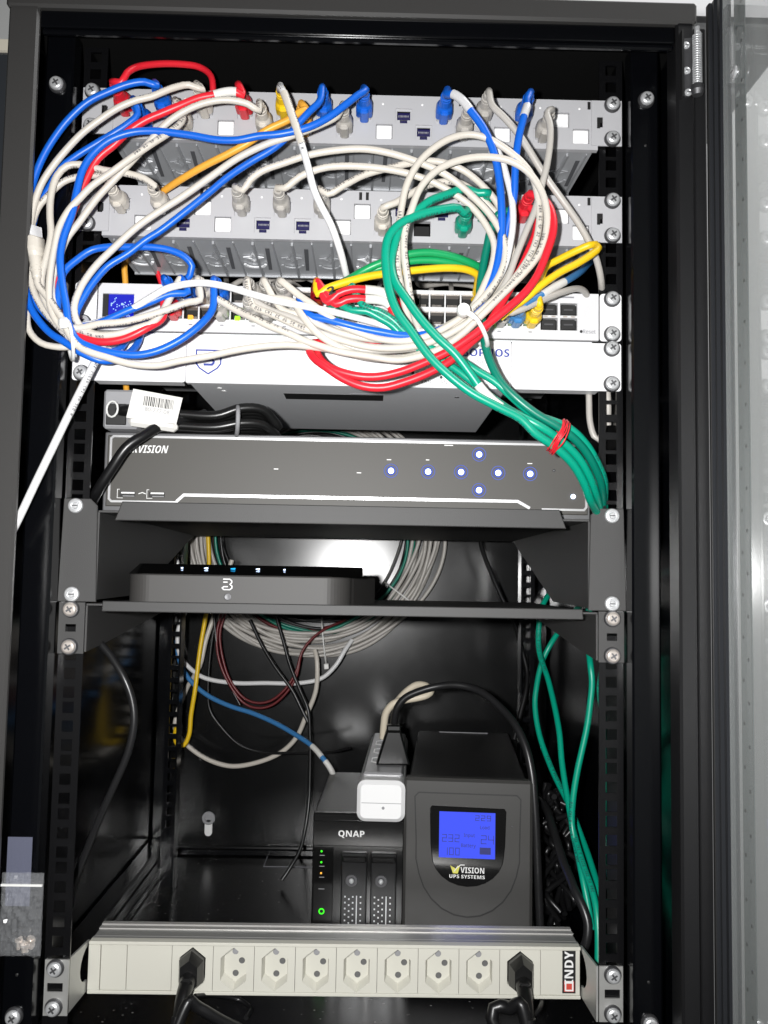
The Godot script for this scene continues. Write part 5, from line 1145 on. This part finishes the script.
	cable("power_cord", "black power cord tangled on the floor right of the battery backup", "tangled cords right of the battery backup", "c_black", 3.20, [239.8, -659.8, -274.5, 247, -674.1, -294.8, 232, -696.3, -282.2, 261.1, -712.1, -291.8, 223.6, -746.4, -258.4, 216.6, -765.9, -232.1, 250.5, -793.5, -270.6], "", "", [])
	cable("network_cable", "yellow network cable hanging down the back wall", "", "c_yellow", 3.20, [-212.2, -354.2, -520, -209.5, -393, -520, -208.3, -447.4, -515, -210.7, -475.6, -510, -215.5, -517.6, -505, -219.7, -572.9, -500, -224.1, -607.6, -500, -226, -635.2, -500, -232.5, -649, -500, -240.8, -649.1, -500, -246.4, -640.5, -505, -247.6, -628.3, -515], "", "", [])
	cable("network_cable", "white network cable hanging in a wide bow across the back wall", "", "c_white", 3.38, [-178.1, -389.4, -530, -198.1, -461.8, -525, -210.2, -504.5, -520, -217.2, -539.9, -518, -240.3, -578.1, -540, -254.3, -619, -545, -254.2, -632.5, -540, -239.6, -651.2, -535, -207.9, -672.3, -530, -171.3, -682, -525, -135.3, -676.3, -520, -99.8, -660.9, -515, -77.4, -638.8, -510, -63.7, -607.2, -505, -50.2, -570.2, -500, -49.8, -528.4, -500, -53.2, -514.9, -505], "", "", [])
	cable("network_cable", "white network cable making the short bow below the coil", "", "c_bluewhite", 3.20, [-234, -448.2, -530, -243.8, -469.7, -525, -250.5, -493.8, -520, -246.1, -526.2, -518, -227.7, -546.8, -515, -208.4, -557.4, -512, -165.5, -563.5, -510, -122.9, -562.6, -508, -73.3, -561.5, -506, -42.4, -553.9, -505, -23, -535.4, -505, -10.8, -514.4, -508, -1.3, -500.6, -515], "", "", [])
	cable("network_cable", "blue network cable running down to the storage server with striped end", "", "c_steelblue", 3.38, [-255.1, -505.9, -530, -247.8, -537, -528, -231.5, -561.7, -522, -205.3, -581.5, -515, -170.8, -595, -505, -138.4, -602.7, -495, -104.4, -613.6, -480, -73.6, -626, -460, -50.3, -636.7, -440, -36, -648, -425, -24.9, -661, -420, -17, -681.1, -430], "", "", [[8, 9, "paper_white"], [9.4, 10.4, "paper_white"]])
	cable("adapter_lead", "thin black adapter lead falling along the back wall", "", "c_black", 2.44, [-109.1, -467.8, -500, -97.8, -500.9, -495, -86.7, -535.1, -490, -71.5, -568.7, -485, -59.4, -595.2, -480, -55.7, -628.8, -478, -54.4, -675.5, -475, -54.5, -714.5, -470, -58.3, -751.7, -460, -63.7, -775.1, -450, -75.6, -795.5, -440, -85.3, -809.4, -435], "", "", [])
	cable("adapter_lead", "thin black adapter lead crossing to the storage server", "", "c_black", 2.44, [-145.6, -474, -500, -127.1, -508.4, -495, -106.1, -539.5, -490, -82.7, -569, -486, -66.4, -598.3, -482, -57.6, -614.2, -480], "", "", [])
	cable("adapter_lead", "thin black lead sagging low across the back wall", "", "c_black", 2.07, [-194.4, -461.5, -520, -201.6, -504.4, -520, -205, -575.1, -520, -201.3, -603.2, -520, -183.2, -627.8, -518, -156.6, -650.6, -515, -124.9, -659.3, -512, -70.5, -657.6, -500, -28.2, -653.7, -490, -0.4, -645.9, -480], "", "", [])
	cable("adapter_lead", "red and black twin lead sagging below the coil, upper strand", "twin leads below the coil", "c_redblack", 1.88, [-180.5, -463.6, -505, -188.1, -491.9, -505, -183.8, -523.8, -502, -171.2, -558.3, -500, -150.5, -582.6, -498, -130.5, -589, -496, -111, -584.4, -495, -91.8, -567.4, -494, -78.5, -545.1, -495, -69.6, -514.6, -498, -46.7, -489.5, -505, -11.9, -472.4, -515], "", "", [])
	cable("adapter_lead", "red and black twin lead sagging below the coil, lower strand", "twin leads below the coil", "c_redblack", 1.88, [-186.1, -463.7, -505, -192.3, -492, -505, -189.4, -523.9, -502, -175.4, -558.3, -500, -150.3, -589.6, -498, -130.3, -595.9, -496, -110.8, -591.3, -495, -91.6, -574.3, -494, -78.3, -552, -495, -69.6, -514.6, -498, -46.7, -489.5, -505, -11.9, -472.4, -515], "", "", [])
	cable("adapter_lead", "thin black lead below the coil beside the twin leads", "", "c_black", 1.88, [-197.5, -463.9, -505, -193.2, -503.1, -504, -183.2, -542, -502, -167.9, -572.1, -500, -155.8, -592.4, -498], "", "", [])
	cable("power_cord", "black power cord hanging behind the shelf's right end", "power cords", "c_black", 3.20, [173.2, -341.9, -480, 179.3, -373, -470, 190.8, -404.8, -460, 204.8, -438.6, -450, 218.4, -467.7, -440, 226.1, -503.6, -420, 231.2, -531.4, -410, 228.3, -553.5, -400, 219, -584.3, -390, 209.9, -614.3, -380], "", "", [])
	cable("power_cord", "black power cord trailing from the rack strip's first socket", "power cords", "c_black", 4.89, [-131, -781, -2, -132, -790, 2, -121.7, -768.8, -6, -116.9, -774.5, -8, -108.6, -780.2, -10, -97.3, -788.5, -14, -80.9, -799.3, -20, -67.4, -809.4, -24], "", "", [])
	cable("adapter_lead", "thin black lead curling below the rack strip", "", "c_black", 2.07, [-123.7, -780.7, -40, -109.4, -788.6, -60, -88.1, -797.2, -70, -77.7, -799.5, -60, -78.5, -798.8, -40], "", "", [])
	cable("power_cord", "black power cord hooking under the rack strip from its last socket", "power cords", "c_black", 5.64, [163, -778, 0, 163, -790, 2, 156, -767.2, -4, 149.1, -773.2, -8, 141.2, -773.5, -12, 135.2, -775.2, -12, 133.3, -782.5, -10, 138.2, -791.2, -8], "", "", [])
	cable("adapter_lead", "thin black lead under the rack strip near its name plate", "", "c_black", 2.26, [186.3, -786.2, -60, 179.8, -787.5, -40, 171, -791.4, -30, 160.6, -793.5, -20], "", "", [])

# ------------------------------------------------------------------ cables
var cords := {}

func vecs(a: Array) -> Array:
	var o := []
	for i in range(0, a.size(), 3): o.append(Vector3(a[i], a[i + 1], a[i + 2]))
	return o

func cable(called: String, label: String, group: String, m: String, r: float, flat: Array, boot0: String, boot1: String, sleeves: Array) -> Node3D:
	var p := vecs(flat)
	var base: Vector3 = p[0]
	for q in p:
		if q.y < base.y: base = q
	var t := thing(called, label, "cable", base, group)
	part(Mb.new().tube(p, r, 12, 4.0), "jacket", M[m], t)
	for e in 2:
		var b := boot1 if e else boot0
		if b == "": continue
		var a: Vector3 = p[-1] if e else p[0]
		var d: Vector3 = ((p[-2] if e else p[1]) - a).normalized()
		var s := Vector3.UP.cross(d).normalized()
		var bs := Basis(s, d.cross(s), d)
		var o := inst(shared.boot, "boot", M[b], t, Vector3.ZERO)
		o.transform = Transform3D(bs, (a - org - d * 39.5) * MM)
		o = inst(shared.plug_nose, "plug", M.plug_clear, t, Vector3.ZERO)
		o.transform = Transform3D(bs, (a - org - d * 39.5) * MM)
	for sl in sleeves:
		var c := []
		var n := 7
		for i in n:
			var u: float = lerpf(sl[0], sl[1], float(i) / (n - 1))
			var k := clampi(int(u), 0, p.size() - 2)
			var sm := Mb.smooth(p.slice(maxi(k - 1, 0), mini(k + 3, p.size())), 0.6)
			# find the curve point nearest to the straight share
			var want: Vector3 = p[k].lerp(p[k + 1], u - k)
			var best: Vector3 = sm[0]
			for w in sm:
				if w.distance_squared_to(want) < best.distance_squared_to(want): best = w
			c.append(best)
		part(Mb.new().tube(c, r + 0.45, 12, 3.0), "sleeve", M[sl[2]], t)
	cords[label] = [t, org]
	return t

func build_cord_plugs() -> void:
	for q in [["black power cord trailing from the rack strip's first socket", -128.7], ["black power cord hooking under the rack strip from its last socket", 163.8]]:
		var t: Node3D = cords[q[0]][0]
		org = cords[q[0]][1]
		var x: float = q[1]
		var h := hexagon(x, -761.5, 10.8, 17.6, 9.2)
		var b := Mb.new()
		var front := Mb.inset(h, 3.2)
		b.wall(h, -57, h, -44); b.wall(h, -44, front, -32); b.face(front, -32)
		part(b, "plug_body", M.plug_black, t)
		part(Mb.new().cbox(x - 5, x + 5, -768, -760, -33, -22, 1.6), "grip", M.plug_black, t)
		part(Mb.new().tube([Vector3(x, -762, -40), Vector3(x - 0.5, -766, -28), Vector3(x - 1, -772, -14), Vector3(x - 1, -780, -4), Vector3(x - 1, -788, 1)], 7.2, 14, 3.0, 5.2), "strain_relief", M.plug_black, t)
	var k := "black power cord arching over the battery backup from the extension block"
	org = cords[k][1]
	var b := Mb.new()
	b.prism(pv([-19, 0, 19, 0, 15, 14, 8, 38, -8, 38, -15, 14]), -9, 9, 2.0)
	for i in b.v.size(): b.v[i] = b.v[i] + Vector3(53, -622.5, -262)
	part(b, "plug_body", M.plug_black, cords[k][0])
	b = Mb.new()
	b.cbox(45, 61, -585.5, -578.5, -268, -256, 1.5)
	part(b, "grip", M.plug_black, cords[k][0])

func build_ties() -> void:
	var yk := "yellow patch cable with black figure crossing below the lower panel"
	org = cords[yk][1]
	text(cords[yk][0], "2", 9.0, Vector3(-13.7, -177.5, 57.0), M.ink_black, Vector3(0, 0, 24), true, 1.5)
	var t := thing("cable_tie", "white cable tie gathering the left cable bundle", "cable tie", Vector3(-231, -188, 62), "white cable ties")
	var p := []
	for i in 15:
		var a := TAU * i / 14
		p.append(Vector3(-226 + 6.0 * cos(a) - 3.0 * sin(a), -223 + 16.0 * sin(a), 54 + 14.0 * cos(a)))
	part(Mb.new().tube(p, 1.5, 8, 3.0), "strap", M.tie_white, t)
	part(Mb.new().cbox(-231.5, -222.5, -217, -208, 64, 71, 2.4), "head", M.tie_white, t)
	t = thing("cable_tie", "white cable tie with round head across the red loop", "cable tie", Vector3(106, -190, 70), "white cable ties")
	p = []
	for i in 15:
		var a := TAU * i / 14
		p.append(Vector3(107 - 8.0 * cos(a), -208 + 13.0 * cos(a), 57 + 18.0 * sin(a)))
	part(Mb.new().tube(p, 1.9, 8, 3.0), "strap", M.tie_white, t)
	var b := Mb.new()
	b.xf = Transform3D(Basis(Vector3(0, 0, 1), 0.5), Vector3(94, -196, 72))
	b.lathe([Vector2(5.2, -5), Vector2(5.6, 0), Vector2(5.0, 3.0), Vector2(2.5, 4.0), Vector2(0, 3.4)], 18)
	part(b, "head", M.tie_white, t)
	part(Mb.new().tube([Vector3(96, -197, 72), Vector3(100, -200, 73), Vector3(103, -203, 74)], 2.4, 10), "tail", M.tie_white, t)
	t = thing("wire_tie", "red wire twisted round the teal cable bundle", "cable tie", Vector3(172, -300, 60))
	p = []
	var r := RandomNumberGenerator.new()
	r.seed = 12
	for i in 70:
		var a := i * 0.62
		p.append(Vector3(174 + 11 * cos(a) * 0.6 + r.randf_range(-1, 1) + (i - 35) * 0.08, -295 + 13 * cos(a) + r.randf_range(-1, 1) - (i - 35) * 0.05, 58 + 15 * sin(a)))
	part(Mb.new().tube(p, 0.55, 6, 3.0), "wire", M.c_red, t)

func build_wall_coil() -> void:
	var t := thing("cable_coil", "big coil of grey installation cables tied against the back wall", "cable coil", Vector3(-62, -520, -545))
	var r := RandomNumberGenerator.new()
	r.seed = 21
	for i in 19:
		var p := []
		var rad := 134.0 + i * 2.9
		var z := -552.0 + (i % 4) * 7.5
		var ph := r.randf() * TAU
		for k in 41:
			var a := TAU * k / 40
			var w := rad + 5.0 * sin(2 * a + ph) + 2.5 * sin(5 * a + ph * 2)
			p.append(Vector3(-62 + w * 1.01 * cos(a), -342 + w * sin(a), z + 4.0 * sin(3 * a + ph)))
		var m: Material = M.c_grey
		if i in [3, 5]: m = M.c_deepteal
		elif i in [0, 1, 2]: m = M.c_black
		elif i == 4: m = M.c_redblack
		part(Mb.new().tube(p, 2.9 if m == M.c_grey else 2.4, 9, 7.0), "cable", m, t)
	for a in [-0.62, -1.45, -2.5]:
		var b := Mb.new()
		b.xf = Transform3D(Basis(Vector3(0, 0, 1), a), Vector3(-62, -342, 0))
		var p := []
		for k in 13:
			var q := TAU * k / 12
			p.append(Vector3(164 + 34 * cos(q), 0, -540 + 20 * sin(q)))
		b.tube(p, 1.2, 6, 4.0)
		b.cbox(196, 204, -3.5, 3.5, -540, -532, 1.0)
		part(b, "tie", M.tie_white, t)

func build_recorder_top() -> void:
	var t := thing("power_cord", "folded bundle of black cord lying on the recorder under the firewall", "cable", Vector3(-130, -284, -20), "power cords")
	for i in 6:
		var z := -44.0 + (i % 3) * 11; var y := -279.0 + (i / 3) * 10.5
		part(Mb.new().tube([Vector3(-190, y + 2, z - 4), Vector3(-178, y + 1, z), Vector3(-150, y, z), Vector3(-118, y - 0.5, z), Vector3(-96, y + 2 + i, z - 2), Vector3(-78, y + 2 + i, z - 8), Vector3(-66, y - 4, z - 20)], 4.4, 12, 4.0), "cord_fold", M.cord_black, t)
	var p := []
	for i in 17:
		var a := TAU * i / 16
		p.append(Vector3(-101 + 4.0 * sin(a), -272 + 13 * cos(a), -32 + 21 * sin(a)))
	part(Mb.new().tube(p, 2.0, 8, 3.0), "strap", M.velcro_grey, t)
	part(Mb.new().tube([Vector3(-205, -268, -18), Vector3(-195, -268, -10), Vector3(-182, -268, -14), Vector3(-170, -270, -22)], 5.4, 12), "cord_end", M.cord_black, t)
	p = []
	for i in 13:
		var a := TAU * i / 12
		p.append(Vector3(-207 + 5.5 * cos(a), -268 + 7 * sin(a), -6 + 2 * cos(a)))
	part(Mb.new().tube(p, 1.0, 6, 2.0), "tie_loop", M.tie_white, t)
	# paper flag with bar code folded round the cord
	t = thing("cable_flag", "white paper flag with bar code round the black cord", "cable label", Vector3(-169, -282, -4))
	var b := Mb.new()
	b.xf = Transform3D(Basis(Vector3(0, 0, 1), -0.12) * Basis(Vector3(0, 1, 0), 0.12), Vector3(-169.5, -266, -3))
	b.prism(pv([-22, -13, 21, -13, 23, 12, -20, 13]), -0.5, 0.5)
	var f := part(b, "paper", M.paper_white, t)
	b = Mb.new()
	b.xf = Transform3D(Basis(Vector3(0, 0, 1), -0.12) * Basis(Vector3(0, 1, 0), 0.12), Vector3(-169.5, -266, -3))
	var r := RandomNumberGenerator.new()
	r.seed = 8
	var x := -9.5
	while x < 16:
		var w := r.randf_range(0.35, 1.1)
		b.box(x, x + w, 0, 8.5, 0.5, 0.62)
		x += w + r.randf_range(0.4, 0.9)
	part(b, "bar_code", M.ink_black, f)
	var o := text(f, "80-777-08", 3.4, Vector3(-166.6, -269.4, -2.3), M.ink_grey, Vector3(0, 7, -6.9), false)
	b = Mb.new()
	b.xf = Transform3D(Basis(Vector3(0, 0, 1), -0.12), Vector3(-170, -279.5, -4))
	b.cbox(-22.5, 21, -5.5, 3.5, -9, 1.0, 3.0)
	part(b, "fold", M.paper_white, t)
	t = thing("plug_adapter", "dark grey plastic adapter block behind the bar code flag", "adapter", Vector3(-202, -284, -12))
	part(Mb.new().cbox(-217, -186, -284, -249, -42, -13, 2.0), "housing", M.velcro_grey, t)
	part(Mb.new().cbox(-214, -196, -281, -262, -13, -11.5, 0.6), "recess", M.ink_black, t)

func build_bag() -> void:
	var t := thing("parts_bag", "crinkled clear plastic bag taped to the left post", "plastic bag", Vector3(-247, -716, 46))
	var b := Mb.new()
	var nz := FastNoiseLite.new()
	nz.seed = 3; nz.frequency = 0.09; nz.fractal_octaves = 3
	for s in 2:
		var g := []
		for j in 27:
			for i in 15:
				var x := -264.0 + i * 2.35; var y := -714.0 + j * 2.45
				var bulge := 4.0 * sin(PI * i / 14.0) * sin(PI * minf(1.0, j / 22.0))
				g.append(Vector3(x, y, 44.0 + (bulge + nz.get_noise_2d(x * 2.2, y * 1.1) * 4.5) * (1 if s == 0 else -0.6) + (0.8 if s == 0 else 0.0)))
		for j in 26:
			for i in 14:
				b.quad(g[j * 15 + i], g[j * 15 + i + 1], g[(j + 1) * 15 + i + 1], g[(j + 1) * 15 + i])
	part(b, "film", M.film, t)
	part(Mb.new().box(-264, -231.5, -660.2, -658.6, 45, 46.6), "zip_line", M.tie_white, t)
	part(Mb.new().box(-262, -242.5, -677, -623.5, 41.0, 41.5), "paper_slip", M.film_label, t)
	var k := Mb.new()
	var r := RandomNumberGenerator.new()
	r.seed = 2
	for i in 7:
		k.xf = Transform3D(Basis.from_euler(Vector3(r.randf() * 6, r.randf() * 6, 0)), Vector3(-250 + r.randf() * 14, -709 + r.randf() * 6, 43))
		k.lathe([Vector2(0, -4), Vector2(3, -4), Vector2(3, -2), Vector2(1.5, -2), Vector2(1.5, 4), Vector2(0, 4)], 8)
	part(k, "loose_screws", M.nickel_warm, t)

func build_room() -> void:
	var o := MeshInstance3D.new()
	o.name = "room_wall"
	o.mesh = mesh_of(Mb.new().box(-3000, 3000, -1900, 1600, -860, -800))
	o.material_override = M.room_paint
	o.set_meta("kind", "structure")
	add_child(o)
	var t := thing("wall_vent_unit", "white louvred unit high on the wall above the cabinet", "vent", Vector3(320, 377, -420))
	part(Mb.new().cbox(120, 620, 377, 620, -780, -420, 6), "housing", M.white_paint, t)
	for i in 26:
		var x := 196.0 + i * 8.6
		part(Mb.new().prism(pv([x, 392, x + 4.6, 392, x + 9.0, 384.6, x + 4.4, 384.6]), -420, -419.4), "slot", M.ink_black, t)
	t = thing("equipment_case", "dark equipment case standing left behind the cabinet", "case", Vector3(-560, -1500, -400))
	part(Mb.new().cbox(-760, -400, -1500, 241, -700, -310, 6), "body", M.dark_case, t)
	t = thing("cream_box", "small cream box on the dark case behind the cabinet", "box", Vector3(-470, 241, -330))
	part(Mb.new().cbox(-540, -425, 241.5, 259.5, -420, -315, 2), "carton", M.box_cream, t)

# ------------------------------------------------------------------ scene
func _ready() -> void:
	var cam := Camera3D.new()
	cam.name = "camera"
	add_child(cam)
	cam.position = Vector3(23.0, -413.0, 781.3) * MM
	cam.rotation_degrees = Vector3(4.26, -0.80, 1.03)
	cam.fov = 59.27; cam.near = 0.02; cam.far = 60.0; cam.current = true
	var we := WorldEnvironment.new()
	we.name = "environment"
	var e := Environment.new()
	e.background_mode = Environment.BG_COLOR
	e.background_color = Color(0.022, 0.022, 0.0225).linear_to_srgb()
	e.tonemap_mode = Environment.TONE_MAPPER_LINEAR
	e.tonemap_exposure = 1.0
	e.sdfgi_enabled = true; e.ssao_enabled = true; e.ssil_enabled = true
	we.environment = e
	add_child(we)
	# the phone's flash, just beside its lens
	var flash := SpotLight3D.new()
	flash.name = "phone_flash"
	flash.position = Vector3(-26, -396, 786) * MM
	flash.rotation_degrees = Vector3(3.0, -2.0, 0)
	flash.spot_angle = 54.0; flash.spot_angle_attenuation = 0.9; flash.spot_range = 8.0; flash.spot_attenuation = 2.0
	flash.light_energy = 1.18; flash.light_size = 0.008; flash.shadow_enabled = true
	flash.light_color = Color(1.0, 0.998, 0.995)
	add_child(flash)
	# ceiling lighting panel of the room, above the cabinet
	var ceiling := AreaLight3D.new()
	ceiling.name = "ceiling_light"
	ceiling.area_size = Vector2(1.6, 0.9)
	ceiling.position = Vector3(1.5, 1.6, 0.35)
	ceiling.rotation_degrees = Vector3(-90, 0, 0)
	ceiling.light_energy = 6.2; ceiling.shadow_enabled = true
	ceiling.area_range = 12.0
	add_child(ceiling)

	make_materials()
	make_shared()
	build_room()
	build_cabinet()
	build_patch_panel("grey patch panel mounted topmost in the rack", 0.0, "pppppwppppppp" + "wjjpppwppww")
	build_patch_panel("grey patch panel between the top panel and the switch", -88.9, "pwpjwwpjpjpwwpjoppppwjww".substr(0, 20) + "pwww")
	build_switch()
	build_firewall()
	build_shelf("deep black cantilever shelf carrying the recorder", -348.2, 2, 214, 430, -358.0, [-199, 193, -366.5, -350.0, 6.0], "screw_flat")
	build_recorder()
	build_shelf("shallow black shelf carrying the audio streamer", -437.2, 1, 221, 330, -438.6, [-207, 208, -445.0, -436.0, 0.5], "screw_warm")
	build_streamer()
	build_rack_strip()
	build_ups()
	build_nas()
	build_desk_strip()
	build_recorder_top()
	build_wall_coil()
	build_cables()
	build_cord_plugs()
	build_ties()
	build_bag()
